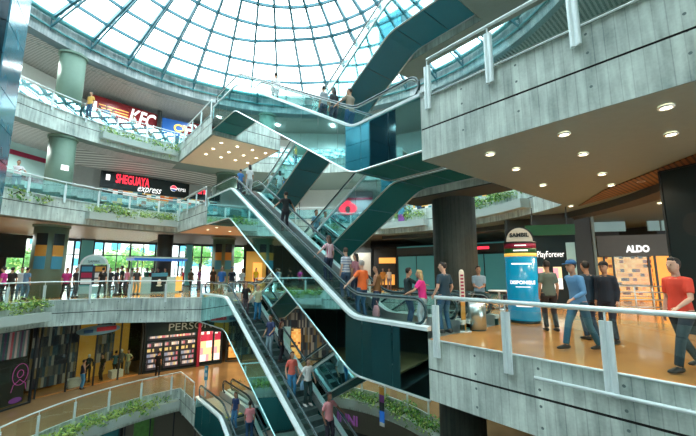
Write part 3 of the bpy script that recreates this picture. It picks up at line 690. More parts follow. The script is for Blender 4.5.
# right hand shops (face the viewer)
class Flat(Unit):
    def __init__(s, p, q, z, name, label, cat):
        s.o = V((p.x, p.y, z)); s.r = V((q.x-p.x, q.y-p.y, 0)); s.w = s.r.length; s.r.normalize(); s.root = thing(name, label, cat, s.o, math.atan2(s.r.y, s.r.x))
def at_d(u, Y, z=0, v=270): q = at_y(u, v, Y); q.z = z; return q
U = Flat(at_d(534, 17.5), at_d(578, 16.6), 0, 'shopfront', 'black shopfront with thin white lettering and pink posters', 'shopfront'); W = U.w
U.box('wall_panel', 'navy_s', 0, W, 0, 3.3, -.2, 0); U.text('lettering', 'PlayForever', .42, W*.42, 2.35, 'white_l', .04, width=W*.62); U.box('glass_door', 'tealpale', W*.78, W*.98, .1, 2.9, 0, .05)
for x in (.1, .45): U.box('poster', 'poster', W*x, W*x+.35, .7, 1.75, 0, .04, True)
U.box('fascia_board', 'walld', 0, W, 3.3, 4.3, 0, .1)
U = Flat(at_d(528, 15.5), at_d(578, 15.), 0, 'hanging_sign', 'green strip sign hanging from the ceiling above the black shopfront', 'sign')
M['green_s'] = mat('green sign', (.01, .09, .03), .5, emit=(.02, .2, .04), es=.06)
mb = MB(); W = U.w
U.box('board', 'green_s', 0, W, 3.1, 3.55, 0, .1)
for x in (.15, .85): U.box('hanger', 'frame', W*x, W*x+.04, 3.5, 4.33, .02, .06)
U = Flat(at_d(578, 17), at_d(598, 17.), 0, 'pier', 'dark pier between the black shopfront and the lit shoe shop', 'pillar'); U.box('shaft', 'walld', 0, U.w, 0, 4.2, -.6, 0); U.box('stone_edge', 'soffit', U.w*.85, U.w, 0, 4.2, 0, .05)
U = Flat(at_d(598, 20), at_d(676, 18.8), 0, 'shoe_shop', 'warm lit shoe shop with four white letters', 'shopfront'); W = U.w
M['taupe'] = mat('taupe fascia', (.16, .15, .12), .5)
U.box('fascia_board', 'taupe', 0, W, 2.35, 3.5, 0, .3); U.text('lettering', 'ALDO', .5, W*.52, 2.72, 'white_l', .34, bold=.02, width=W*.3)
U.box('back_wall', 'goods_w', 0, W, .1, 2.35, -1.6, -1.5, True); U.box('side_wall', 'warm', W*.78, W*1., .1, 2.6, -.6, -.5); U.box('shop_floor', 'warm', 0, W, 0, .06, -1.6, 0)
for x in (.08, .2, .66, .74): U.box('door_frame', 'frame', W*x, W*x+.08, .05, 2.35, .0, .1)
for x in (.3, .5): U.box('display_table', 'wood', W*x, W*x+.8, .7, .78, -1, -.5)
U.box('door_glass', 'shopglass', .7, W*.66, .1, 2.6, .02, .04)
U = Flat(at_d(596, 20), at_d(700, 19.), 0, 'clerestory', 'row of pale teal fascia panels above the shoe shop', 'panel'); W = U.w
for i in range(3): U.box('panel', 'tealpale', W*i/3+.05+(1.0 if i == 1 else 0), W*(i+1)/3-.05, 3.75, 4.3, .1, .2)
U = Flat(at_d(671, 9.4), at_d(760, 7.8), 0, 'advertising_wall', 'tall black wall panel at the right edge with a faint portrait', 'wall panel'); W = U.w
U.box('panel', 'navy_s', 0, W, 0, 4.3, -.5, 0); U.disc('portrait_face', 'frame', .62, 2.75, .22, .3, 0, .01); U.frame('edge', 'frame', 0, W, 0, 4.3, .05, 0, .02)
mb = MB(); mb.prism([(p.x, p.y) for p in (at_d(596, 24), at_d(760, 22), V((30, 22, 0)), V((26, 30, 0)))], 0, 4.3); struct(mb.build('wall_right', 'walld'))
mb = MB(); mb.prism([(28, -8), (28.3, -8), (28.3, 24), (28, 24)], 0, 4.3); struct(mb.build('wall_right', 'walld'))
mb = MB(); a, b = at_d(510, 19), at_d(536, 18.5); mb.prism([(a.x, a.y), (b.x, b.y), (b.x, b.y+.3), (a.x, a.y+.3)], 0, 4.3); struct(mb.build('wall_right', 'walld'))
# queue barrier before the shoe shop
t = thing('queue_barrier', 'low dark metal barrier with several bars in front of the shoe shop', 'barrier', at_d(598, 12.5)); L_ = at_d(668, 12.)-at_d(598, 12.5); L_.z = 0
for z in (.35, .6, .85, 1.05): mb = MB(); mb.tube([V((0, 0, z)), L_+V((0, 0, z))], .022, 8); mb.build('bar', 'steel', t, True)
for x in (0, .25, .5, .75, 1): mb = MB(); mb.tube([L_*x, L_*x+V((0, 0, 1.05))], .025, 8); mb.build('post', 'steel', t, True)
# ceiling details above the right deck
def flatpoly(pts, z, m, name='ceiling', t=.02):
    mb = MB(); mb.prism([(p.x, p.y) for p in pts], z-t, z); return struct(mb.build(name, m))
flatpoly([at_z(u, v, H-TH-.02) for u, v in ((578, 206), (604, 190), (640, 176), (700, 152), (860, 110), (860, 150), (700, 170), (640, 189))], H-TH-.02, 'wood')
mb = MB(); p = arc(14.6, -32, 62, 30); q = arc(15.4, -32, 62, 30)
for i in range(30):
    a, b, c, d = p[i], p[i+1], q[i+1], q[i]; z0, z1 = H-TH-.28, H-TH-.01
    mb.hexa([a+V((0, 0, z0)), d+V((0, 0, z0)), c+V((0, 0, z0)), b+V((0, 0, z0)), a+V((0, 0, z1)), d+V((0, 0, z1)), c+V((0, 0, z1)), b+V((0, 0, z1))])
struct(mb.build('trim_17', 'walld'))
# ---- lower floor shops
U = shop(-34, 34, 14.6, -H, 'clothes_shop', 'dark shop window with hanging garments and a pink drawn figure at lower left', v=360); W = U.w
U.box('interior', 'dark_int', 0, W, 0, 4.1, -.6, -.5); U.box('garment_row', 'garm', .1, W-.2, 2.5, 3.9, -.4, -.3, True); U.box('window_glass', 'shopglass', .1, W-.1, .1, 4.1, .0, .02)
U.frame('frame', 'frame', 0, W, 0, 4.2); cx = W*.80
mb = MB(); mb.tube([V((cx+.36*math.cos(a*PI/12), -.03, 1.65+.55*math.sin(a*PI/12))) for a in range(25)], .013, 6); mb.tube([V((cx+x, -.03, z)) for x, z in ((-.35, .8), (-.28, 1.15), (-.08, 1.3), (0, 1.4), (.08, 1.3), (.28, 1.15), (.35, .8))], .013, 6); mb.tube([V((cx+.15*math.cos(a*PI/6), -.03, 1.68+.2*math.sin(a*PI/6))) for a in range(13)], .015, 6); mb.build('drawn_figure', 'pink', U.root)
U.disc('painted_glow', 'mattpurple', cx-.1, .35, .3, .14, .02, .01)  # matt purple disc, a glow painted below the figure
U = shop(39, 141, 15.0, -H, 'fashion_shop', 'wide amber lit fashion shop with an oval sign and mannequins at lower left', v=350); W = U.w
U.box('interior', 'amberw', W*.25, W, 0, 4.1, -2.0, -1.9); U.box('clothes_rack', 'clothes', 0, W*.42, .2, 3.9, -1.4, -1.3, True); U.box('clothes_rack', 'clothes', W*.62, W*.8, 1.0, 3.6, -1.6, -1.5, True); U.box('shop_floor', 'floor_g', 0, W, 0, .05, -2, 0)
for i in range(5): U.box('mullion', 'frame', W*i/4-(.05 if i == 4 else 0), W*i/4+.07, 0, 4.1, 0, .1)
U.box('window_glass', 'shopglass', .07, W-.07, .1, 4.1, .04, .05); U.box('header', 'frame', 0, W, 3.95, 4.2, 0, .12)
U.disc('oval_sign', 'ovalsign', W*.51, 3.42, 1.25, .30, .12); U.box('sign_patch', 'mattred', W*.51-.15, W*.51+1.0, 3.32, 3.58, .17, .2); U.box('sign_mark', 'mattblue', W*.51-.85, W*.51-.35, 3.3, 3.5, .17, .2)
for i in range(2): U.box('display_plinth', 'wallw', W*(.3+.42*i), W*(.3+.42*i)+.7, .05, .5, -.9, -.3)
U = shop(144, 222, 15.0, -H, 'beauty_shop', 'black shopfront with large silver lettering, shelves of goods and pink posters', v=345); W = U.w
U.box('back_wall', 'navy_s', 0, W, 0, 4.1, -.2, 0); U.text('lettering', 'PERSON', .75, W*.56, 3.02, 'steel', .06, width=W*.56)
for i in range(3): U.box('goods_rack', 'goods', W*(.04+.205*i), W*(.04+.205*i)+W*.17, .2, 2.05, 0, .08, True)
U.box('slogan_band', 'goods', W*.04, W*.62, 2.2, 2.5, 0, .05, True)
U.box('red_post', 'crimson', W*.655, W*.69, 0, 3.2, 0, .25); U.box('poster', 'poster', W*.70, W*.86, .3, 2.5, 0, .05, True); U.box('poster', 'poster', W*.89, W*.97, .3, 2.4, 0, .05, True); U.frame('frame', 'frame', 0, W, 0, 4.2, .06)
U = shop(226, 262, 15.2, -H, 'shopfront', 'warm lit shopfront behind the foot of the lower escalators', v=345); W = U.w
U.box('interior', 'goods_w', .2, W-.2, .2, 2.4, -.5, -.4, True); U.frame('frame', 'frame', 0, W, 0, 4.1, .1); U.box('fascia_board', 'crimson', 0, W, 3.2, 3.6, 0, .1)
U = shop(268, 345, 15.0, -H, 'shopfront', 'dark shopfront with a lit doorway seen behind the mirror clad escalator', v=340); W = U.w
U.box('interior', 'clothes', 0, W, .1, 3.9, -.5, -.4, True); U.box('lit_doorway', 'goods_w', W*.3, W*.42, .1, 2.4, -.3, -.1, True); U.frame('frame', 'frame', 0, W, 0, 4.1, .1); U.box('pale_door', 'tealpale', W*.16, W*.29, .1, 2.6, -.1, .02)
U = shop(-40, 120, 15.2, -2*H, 'shopfront', 'teal glass shopfront on the bottom floor at lower left', v=430); U.box('panel', 'tealdark', 0, U.w, .1, 3.8, -.1, 0); U.frame('frame', 'frame', 0, U.w, 0, 4)
U = shop(124, 215, 15.2, -2*H, 'shopfront', 'lit shopfront under the corner of the lower left gallery', v=430); W = U.w
U.box('interior', 'taupe', 0, W, .1, 3.9, -.5, -.4); U.box('green_panel', 'leaf', W*.1, W*.3, .1, 3.8, -.3, -.2); U.box('lit_globe_panel', 'pale_band', W*.6, W*.68, 2.2, 2.8, -.3, -.2)
for i in range(5): U.box('mullion', 'frame', W*i/4-(.08 if i == 4 else 0), W*i/4+.08, 0, 4, 0, .1)
U = shop(330, 440, 11.5, -2*H, 'shopfront', 'dim brown shopfront with purple letters on the bottom floor', v=415); W = U.w
U.box('fascia_board', 'taupe', 0, W, 2.3, 4.0, 0, .15); U.text('lettering', 'INNI', .85, W*.20, 2.95, 'purple', .2, bold=.02); U.box('interior', 'dark_int', 0, W, 0, 2.6, -.5, -.4)
for x in (.36, .62): U.box('lit_display', 'amberw', W*x, W*x+.35, 1.5, 1.85, -.3, -.2)
# posters on the two left columns
for c, nm in ((cl, 'the far left column'), (cm, 'the column behind the blue shirted man')):
    d = (V((0, 0, 0))-c); a = math.atan2(d.y, d.x)
    for da, w in ((-.42, 'left'), (.42, 'right')):
        t = thing('poster_board', 'tall three colour poster board, %s one on %s' % (w, nm), 'poster', (c.x, c.y, 1.55)); t.rotation_euler.z = a+(-da)
        # thin curved boards
        for z0, z1, m in ((1.5, 2.2, 'navy_s'), (.85, 1.5, 'orange_b'), (.1, .85, 'blue_b')):
            mb = MB()
            for i in range(6):
                t0, t1 = -.28+.093*i, -.28+.093*(i+1)
                q = [V((r*math.cos(th), r*math.sin(th), z)) for z in (z0, z1) for r, th in ((.97, t0), (1.0, t0), (1.0, t1), (.97, t1))]; mb.hexa(q)
            mb.build('poster_panel', m, t)
t = thing('notice', 'small white notice on the round column of the left balcony', 'notice', (cl.x, cl.y, H+2.0)); t.rotation_euler.z = math.atan2(-cl.y, -cl.x)+.25
mb = MB()
for i in range(4):
    t0, t1 = -.2+.1*i, -.1+.1*i; mb.hexa([V((r*math.cos(th), r*math.sin(th), z)) for z in (0, .32) for r, th in ((.96, t0), (.975, t0), (.975, t1), (.96, t1))])
mb.build('sheet', 'white_l', t)
# ---- blue tiled tower
tw = [V(p) for p in ((-13.35, 13.2, 0), (-12.2, 11.35, 0), (-14.3, 9.65, 0), (-15.75, 11.55, 0))]
M['tile_b'] = mat('blue glazed panels', (.05, .20, .27), .15, .2, noise=.35, nscale=.9); M['tile_d'] = mat('darker glazed panels', (.008, .03, .045), .15, .2)  # second copy is a darker blue for the left face
t = thing('tiled_tower', 'tower clad in dark blue glazed panels at the upper left edge', 'tower', (tw[0].x, tw[0].y, -12))
mb = MB(); mb.prism([(p.x*1.0, p.y) for p in tw], -11.32, 22); mb.build('core', 'black', t).location = -t.location
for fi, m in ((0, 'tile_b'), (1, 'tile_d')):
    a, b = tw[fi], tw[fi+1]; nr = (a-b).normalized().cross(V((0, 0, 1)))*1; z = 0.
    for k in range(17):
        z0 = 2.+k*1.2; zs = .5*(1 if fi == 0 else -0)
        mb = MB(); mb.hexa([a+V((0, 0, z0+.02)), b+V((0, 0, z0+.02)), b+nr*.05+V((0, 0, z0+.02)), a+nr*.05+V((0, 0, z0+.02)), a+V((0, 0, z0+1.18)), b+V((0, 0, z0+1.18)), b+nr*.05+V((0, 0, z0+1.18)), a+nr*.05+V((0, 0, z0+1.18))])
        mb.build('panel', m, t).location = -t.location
# ------------------------------------------------------------ kiosks and floor furniture
p = at_z(525, 322, 0)
M['ad_blue'] = mat('blue advert', (.005, .24, .42), .25, emit=(.0, .4, .75), es=.22, noise=.25, nscale=1.5)
t = thing('directory_totem', 'blue advertising totem with a rounded lettered top on the right deck', 'totem', p, math.atan2(-p.x, p.y)*-1 if False else -.42)
def bx(name, m, x, y, z0, z1, w, d, par=None, r=0):
    mb = MB(); mb.hexa([V((x+a*w/2, y+b*d/2, z)) for z in (z0, z1) for a, b in ((-1, -1), (1, -1), (1, 1), (-1, 1))]); return mb.build(name, m, par or t)
def cylpart(name, m, r, z0, z1, par=None):
    mb = MB(); mb.cyl((0, 0), r, z0, z1, 36); o = mb.build(name, m, par or t)
    for q in o.data.polygons: q.use_smooth = abs(q.normal.z) < .5
    return o
cylpart('base', 'black', .44, 0, .08); cylpart('advert_drum', 'ad_blue', .46, .08, 2.02); cylpart('yellow_ring', 'amber_l', .47, 2.02, 2.12)
cylpart('green_band', 'green_s', .465, 2.12, 2.27); cylpart('red_band', 'crimson', .465, 2.27, 2.43); cylpart('rim', 'frame', .48, 2.43, 2.48)
def half_disc(name, m, rx, rz, z, y0, y1):
    mb = MB(); mb.prism([(rx*math.cos(PI*i/24), rz*math.sin(PI*i/24)) for i in range(25)], 0, y1-y0); o = mb.build(name, m, t)
    for v in o.data.vertices: v.co = V((v.co.x, y0+v.co.z, v.co.y+z))
    return o
half_disc('arch_rim', 'frame', .44, .50, 2.48, -.10, .10); half_disc('arch_face', 'pale_band', .38, .43, 2.50, -.13, -.10)
text('arch_lettering', 'SAMBIL', .17, (0, -.15, 2.70), (1, 0, 0), 'frame', t, bold=.006)
def wrap_text(name, body, size, z, r, m, bold=0., width=None):
    me = text_mesh(body, size, .01, bold=bold); me.materials.clear(); me.materials.append(M[m])
    for v in me.vertices:
        th = v.co.x/r; v.co = V((r*math.sin(th), -(r+v.co.z)*math.cos(th), v.co.y+z))
    o = bpy.data.objects.new(name, me); COL.objects.link(o); o.parent = t; return o
wrap_text('advert_lettering', 'DISPONIBLE', .145, 1.22, .468, 'white_l', .004)
def wrap_bar(w, z, h, r):
    mb = MB()
    for i in range(8):
        q = []
        for zz_ in (z, z+h):
            for rr2, th in ((r-.004, -w/2+w*i/8), (r, -w/2+w*i/8), (r, -w/2+w*(i+1)/8), (r-.004, -w/2+w*(i+1)/8)): q.append(V((rr2*math.sin(th), -rr2*math.cos(th), zz_)))
        mb.hexa(q)
    mb.build('small_print', 'white_l', t)
wrap_bar(1.3, 1.77, .04, .466); wrap_bar(.9, 1.08, .018, .466); wrap_bar(1.0, .50, .03, .466); wrap_bar(.9, 2.18, .04, .471); wrap_bar(.7, 2.34, .03, .471)
p = at_z(480, 331, 0)
t = thing('litter_bin', 'brushed steel cylindrical litter bin in front of the seated man', 'bin', (p.x, p.y+.15, 0))
mb = MB(); mb.cyl((0, 0), .225, .03, .78, 32); o = mb.build('body', 'steel', t, True); o.data.shade_smooth() if hasattr(o.data, 'shade_smooth') else None
mb = MB(); mb.cyl((0, 0), .235, .78, .84, 32); mb.build('rim', 'steel', t); mb = MB(); mb.cyl((0, 0), .21, 0, .03, 32); mb.build('foot', 'black', t)
mb = MB(); mb.cyl((0, 0), .19, .84, .845, 32); mb.build('opening', 'black', t)
p = at_z(464, 331, 0)
t = thing('height_post', 'narrow yellow and white post with dark marks beside the litter bin', 'post', (p.x, p.y, 0))
bx('base', 'steel', 0, 0, 0, .03, .3, .3); bx('lower_post', 'orange_b', 0, 0, .03, .75, .11, .05); bx('upper_post', 'pale_band', 0, 0, .75, 1.55, .13, .05)
mb = MB(); mb.ball((0, 0, 1.55), .065, 0, 12, 8, (1, .4, 1)); mb.build('rounded_top', 'pale_band', t, True)
for i in range(8): bx('mark', 'crimson', 0, -.03, .80+i*.09, .85+i*.09, .08, .01)
# arched directory on the left
p = at_r(91, 297, 13.6); p.z = 0
t = thing('arched_directory', 'arched white framed directory stand on the left middle floor', 'directory', p, .42)
for x in (-.75, .75): bx('upright', 'white_steel', x, 0, 0, 1.95, .1, .16)
bx('lower_panel', 'tealpale', 0, 0, .15, .6, 1.4, .06); bx('poster_area', 'goods', 0, .02, .7, 1.9, 1.4, .04)
for i in range(2):
    for j in range(3): bx('poster', ['wallw', 'crimson', 'blue_b', 'pale_band', 'wallw', 'orange_b'][i*3+j], -.35+.7*i, -.01, .75+.38*j, 1.05+.38*j, .55, .02)
half_disc('arch', 'white_steel', .72, .62, 1.95, -.08, .08); half_disc('arch_face', 'tealpale', .6, .5, 1.97, -.1, -.08); text('lettering', 'SAMBIL', .2, (0, -.12, 2.12), (1, 0, 0), 'frame', t)
# kiosk with blue canopy
a, b = at_r(132, 297, 13.3), at_r(181, 297, 13.6); a.z = b.z = 0; kr = (b-a).normalized(); kw = (b-a).length
t = thing('kiosk', 'sales kiosk with a thin blue canopy and glowing end panels on the middle floor', 'kiosk', (a+b)/2, math.atan2(kr.y, kr.x))
bx('counter', 'tealpale', 0, .5, 0, 1.1, kw*.9, 1.0); bx('end_panel', 'warm', -kw*.43, -.02, .1, 1.15, .45, .05); bx('end_panel', 'warm', kw*.43, -.02, .1, 1.15, .45, .05)
bx('front_poster', 'navy_s', 0, -.03, .1, 1.3, 1.0, .05); bx('poster_top', 'blue_b', 0, -.04, 1.15, 1.4, 1.05, .05); bx('canopy', 'blue_s', 0, .5, 2.25, 2.4, kw*1.1, 1.6); bx('canopy_edge', 'tealpale', 0, .5, 2.4, 2.5, kw*1.1, 1.6)
mb = MB(); mb.ball((0, -.08, .75), .14, 0, 8, 6, (1, .3, 1.6)); mb.ball((0, -.08, .52), .2, 0, 8, 6, (1, .2, .3)); mb.build('poster_emblem', 'pale_band', t)
for x in (-.46, .46):
    for y in (-.1, 1.1): mb = MB(); mb.tube([V((kw*x, y, 1.1)), V((kw*x, y, 2.25))], .04, 8); mb.build('canopy_post', 'steel', t)
# blue and white post at the foot on the lower floor, banner among the plants
p = at_z(229, 376, -H)
t = thing('sign_post', 'small blue and white post sign by the lower escalator landing', 'sign', at_r(229, 385, 10.4) if False else P(-21.9, 7.6, -H))
bx('post', 'white_steel', 0, 0, 0, .9, .08, .08); bx('sign_face', 'blue_b', 0, -.02, .9, 1.7, .2, .05); bx('emblem', 'wallw', 0, -.05, 1.45, 1.6, .12, .01); bx('emblem', 'wallw', 0, -.05, 1.1, 1.3, .12, .01)
p = RP(9.6, ang(at_z(374, 400, -H+.1)), -H-1.45)
t = thing('banner', 'narrow multicoloured banner hanging on the planted balcony edge at lower centre', 'banner', p, math.radians(ang(p)-90))
for z0, z1, m, w in ((.0, .18, 'wallw', .34), (.18, .7, 'blue_s', .34), (.7, 1.1, 'navy_s', .34), (1.1, 1.45, 'mattpurple', .34), (1.45, 1.8, 'orange_b', .34)): bx('banner_panel', m, 0, -.2, z0*1.15, z1*1.15, w, .03)
bx('hanging_rod', 'steel', 0, -.18, 2.07, 2.11, .5, .04)
p = RP(13.05, ang(at_z(400, 214, H)), H-.2)
t = thing('banner', 'purple and blue banner hanging on the distant balcony left of the pillar', 'banner', p, math.radians(ang(p)-90))
bx('banner_panel', 'mattpurple', 0, -.1, -.8, .2, .5, .03); bx('banner_panel', 'blue_b', 0, -.1, .2, 1.1, .5, .03)
# ------------------------------------------------------------ plants in trough ledges
def trough(R, a0, a1, z, name='trim_18'):
    mb = MB(); n = 20
    def q(r, a, zz): return RP(r, a, zz)
    for i in range(n):
        b0, b1 = a0+(a1-a0)*i/n, a0+(a1-a0)*(i+1)/n
        mb.hexa([q(R-.5, b0, z-1.0), q(R-.5, b1, z-1.0), q(R-.02, b1, z-1.0), q(R-.02, b0, z-1.0), q(R-.5, b0, z-.55), q(R-.5, b1, z-.55), q(R-.02, b1, z-.55), q(R-.02, b0, z-.55)])
    o = mb.build(name, 'conc'); return struct(o)
def plants(R, a0, a1, z, label, group, size=.5, step=.85, hang=.45, n=150, up=.3, ysel=(0, 1)):
    if a1 < a0: a0, a1 = a1, a0
    k = max(1, int(math.radians(a1-a0)*R/step)); rnd = random.Random(int(R*10+z*7+a0))
    var = []
    for j in range(3):
        mb = MB()
        for _ in range(3): leaves(mb, (rnd.uniform(-.1, .15), rnd.uniform(-.3, .3), rnd.uniform(-.1, up)), .28*size/.5, .45, .26, n//3, .17, ysel, rnd)
        for _ in range(3):
            y = rnd.uniform(-.4, .4); L_ = rnd.uniform(.2, 1)*hang; leaves(mb, (-.2, y, -L_/2), .07, .10, L_/2+.05, n//9, .12, ysel, rnd)
        mb.tube([V((.0, -.2, -.1)), V((-.05, 0, .05)), V((-.1, .25, -.1))], .02, 5, 2)
        var.append((mb.v, mb.f, mb.m))
    base = None; meshes = []
    for j in range(3):
        mb = MB(); mb.v, mb.f, mb.m = var[j]; o = mb.build('trailing_plant', ['leaf', 'leaf_y', 'soil']); meshes.append(o)
    for i in range(k):
        a = a0+(a1-a0)*(i+.5)/k; src = meshes[i % 3]
        o = src if i < 3 else src.copy()
        if i >= 3: COL.objects.link(o)
        o.location = RP(R-.28, a, z-.40+rnd.uniform(-.04, .06)); o.rotation_euler = (0, 0, math.radians(a)); s = rnd.uniform(.8, 1.2); o.scale = (s, s, s*rnd.uniform(.8, 1.2))
        tag(o, label, 'plant', group)
    for j in range(k, 3): bpy.data.objects.remove(meshes[j])
def az(u, v, z): return ang(at_z(u, v, z))
a, b = A_(86, 13.2, 205), aa(6.93, 13.2); trough(13.2, a, b+1, H); plants(13.2, a, b+1, H, 'bushy trailing plant along the left balcony under the food counter', 'plants on the left balcony', ysel=(0, 1, 1))
a, b = A_(2, 13.2, 180), A_(84, 13.2, 205); plants(13.3, a, a-12, H+.25, 'sparse creeper at the far left of the left balcony edge', 'sparse creepers', .3, 1.3, .15, 50, .05)
a, b = A_(100, 14.5, 130), aa(6.93, 14.5); trough(14.5, a, b+1, 2*H); plants(14.5, a, b+1, 2*H, 'hanging creeper on the top left balcony below the red sign', 'creepers on the top left balcony', .35, 1.0, 1.0, 110, .05)
a, b = A_(378, 13.2, 210), A_(428, 13.2, 210); trough(13.2, b, a, H); plants(13.2, b, a, H+.3, 'green plant on the distant balcony left of the round pillar', 'plants left of the pillar', n=120)
a, b = A_(468, 13.2, 210), A_(530, 13.2, 205); trough(13.2, b, a, H); plants(13.2, b, a, H+.4, 'leafy plant on the balcony seen right of the round pillar', 'plants right of the pillar', .6, .7, n=120, ysel=(0, 0, 1))
a, b = A_(296, 12.2, 292), A_(325, 12.2, 292); trough(12.2, b, a, 0); plants(12.2, b, a, .15, 'green plant on the far planter of the middle floor behind the escalator', 'plants on the far middle planter')
a, b = A_(-30, 11.9, 305), 163.5; trough(12.2, b, A_(-30, 12.2, 305), 0); plants(12.3, b, A_(-30, 12.3, 305), .25, 'dense bush on the planter at the left edge of the middle floor', 'bushes at the left edge', .6, .7, .5, 170, .3, (0, 1, 1))
a = ang(hit_n(6.93, 10.0)); trough(10.0, a+1, 190, -H); plants(10.0, a+9, 190, -H-.05, 'bushy yellow green plant along the lower left gallery edge', 'plants on the lower left gallery', .6, .75, .3, 170, .25, (0, 1, 1)); plants(10.05, a+1, a+9, -H-.1, 'thin creeper near the corner of the lower left gallery', 'thin creepers near the gallery corner', .25, .9, .1, 50, .02)
a, b = A_(300, 10, 395), A_(440, 10, 415); trough(10.0, b-10, a, -H); plants(10.0, b-8, a, -H+.0, 'leafy plant on the curved lower balcony at lower centre', 'plants on the lower centre balcony', .6, .75, .4, 170, .25, (0, 0, 1))
a, b = A_(228, 10, 380), A_(262, 10, 380); trough(10.0, b, a, -H); plants(10.0, b, a, -H+.1, 'leafy plant between the two lower escalators', 'plants between the lower escalators', .5, .8)
plants(14.5, A_(352, 14.5, 175), A_(392, 14.5, 178), 2*H+.2, 'green plant on the top back balcony above the red emblem', 'plants on the top back balcony')
# ------------------------------------------------------------ lamps and added fill spots
def downlight(p, label, group, r=.11, es=None):
    t = thing('downlight', label, 'ceiling light', p, 0, group)
    mb = MB(); mb.cyl((0, 0), r, -.012, 0, 20); mb.build('lamp_face', 'lamp', t)
    mb = MB(); mb.tube([V((r*1.15*math.cos(a), r*1.15*math.sin(a), -.01)) for a in [i*PI/12 for i in range(24)]], .02, 6, closed=True); mb.build('ring', 'wallw', t)
    return t
def proto_lights(pts, label, group, r=.11):
    first = None
    for p in pts:
        if first is None: first = downlight(p, label, group, r)
        else: c = copy_tree(first); c.location = p
zc = H-TH-.02
proto_lights([at_z(u, v, zc) for u, v in ((666, 107), (564, 134), (671, 134), (490, 154), (516, 169), (583, 154), (602, 174), (543, 185), (611, 185), (571, 206), (641, 181), (696, 163), (660, 203), (603, 206), (735, 110), (740, 60))], 'round recessed downlight in the grey soffit over the right deck', 'right soffit downlights', .085)
proto_lights([P(s, n, 2*H-TH-.04) for s in (-22.4, -23.9, -25.4) for n in (7.9, 9.0, 10.1, 11.1)], 'round downlight in the cream soffit of the upper left landing', 'upper left soffit downlights', .10)
proto_lights([P(s, n, H-TH-.04) for s in (-22.4, -24.) for n in (7.9, 9.4, 10.9)], 'round downlight in the cream soffit above the blue shirted man', 'lower left soffit downlights', .10)
def lamp(p, power, col=(1, .9, .75), ang_=150, r=.06):
    l = bpy.data.lights.new('downlight and fill spot', 'SPOT'); l.energy = power; l.color = col; l.spot_size = math.radians(ang_); l.spot_blend = .6; l.shadow_soft_size = r  # serves the downlights and also added fill without fixtures
    o = bpy.data.objects.new('downlight and fill spot', l); COL.objects.link(o); o.location = p; return o
for u, v in ((666, 107), (564, 134), (671, 134), (490, 154), (516, 169), (583, 154), (602, 174), (543, 185), (611, 185), (641, 181), (660, 203)):
    q = at_z(u, v, zc); q.z -= .05; lamp(q, 70, (1, .84, .6))
for s_, n_ in ((-3.5, 14.5), (-7, 16), (1, 17)): lamp(P(s_, n_, H-TH-.1), 160, (1, .8, .5))  # added fill without fixtures, brightens the right deck floor
for k in (0, 1, 2):
    for a in (178, 160, 142, 124, 106, 90, 74): lamp(RP(17.0, a, (k+1)*H-TH-.12), (380 if k else 220), (.95, 1, .96))  # fill spots added under the soffits to brighten the galleries
for a in (178, 160, 143, 108, 90, 72): lamp(RP(12.8, a, -TH-.1), 90, (.9, 1, .95)); lamp(RP(12.8, a, -H-TH-.1), 90, (.8, 1, 1))  # added fill for the two lower floors, no fixtures modelled
lamp(RP(12.6, 126, -TH-.1), 420, (1, .72, .38)); lamp(RP(11.8, 116, -TH-.1), 260, (1, .72, .38)); lamp(RP(11.5, 66, -TH-.1), 260, (1, .72, .38))
for k in (2, 1):
    for s_ in (-22.6, -24.5):
        for n_ in (8.2, 10.3): lamp(P(s_, n_, k*H-TH-.1), 130, (1, .78, .5))
for a in (215, 230, 245, 260, 275, 290):
    for k in (0, 1, 2): lamp(RP(18, a, (k+1)*H-TH-.15), 300, (.85, 1, 1))  # unseen fill added to brighten the near gallery in the mirrors
# ------------------------------------------------------------ people
def proj(p):
    d = V(p)-V((0, 0, EYE)); c, s = math.cos(PITCH), math.sin(PITCH)
    f = d.y*c+d.z*s; u = -d.y*s+d.z*c
    return 348+FPX*d.x/f, 218-FPX*u/f
def loft(mb, pts, rad, side=V((1, 0, 0)), n=10, mi=0):
    i0 = len(mb.v); k = len(pts); pts = [V(p) for p in pts]
    for j, p in enumerate(pts):
        t = (pts[min(j+1, k-1)]-pts[max(j-1, 0)]); t = t.normalized() if t.length > 1e-8 else V((0, 0, 1))
        a = side-t*side.dot(t); a = a.normalized() if a.length > .05 else t.orthogonal().normalized(); b = t.cross(a)
        rx, ry = rad[j] if isinstance(rad[j], tuple) else (rad[j], rad[j])
        mb.v += [tuple(p+a*math.cos(2*PI*q/n)*rx+b*math.sin(2*PI*q/n)*ry) for q in range(n)]
    for j in range(k-1):
        for q in range(n): mb.f.append((i0+j*n+q, i0+j*n+(q+1) % n, i0+(j+1)*n+(q+1) % n, i0+(j+1)*n+q)); mb.m.append(mi)
    mb.f.append(tuple(i0+q for q in reversed(range(n)))); mb.m.append(mi); mb.f.append(tuple(i0+(k-1)*n+q for q in range(n))); mb.m.append(mi)
def ik(a, t, l1, l2, pole):
    d = t-a; L_ = min(d.length, (l1+l2)*.995); d = d.normalized(); t = a+d*L_
    c = (l1*l1-l2*l2+L_*L_)/(2*L_); h = math.sqrt(max(l1*l1-c*c, 0)); p = (pole-d*pole.dot(d)).normalized()
    return a+d*c+p*h, t
MC = {}
def cm_(name, col, rough=.75):
    k = tuple(round(c, 3) for c in col)
    if k not in MC: MC[k] = mat(name, col, rough, noise=.12, nscale=9)
    return MC[k]
SK = {'l': (.62, .38, .27), 'm': (.48, .27, .17), 'd': (.26, .13, .08)}
HR = {'k': (.012, .010, .010), 'b': (.06, .03, .018), 'r': (.16, .04, .02), 'y': (.50, .36, .16), 'g': (.35, .33, .31)}
REMESH = True
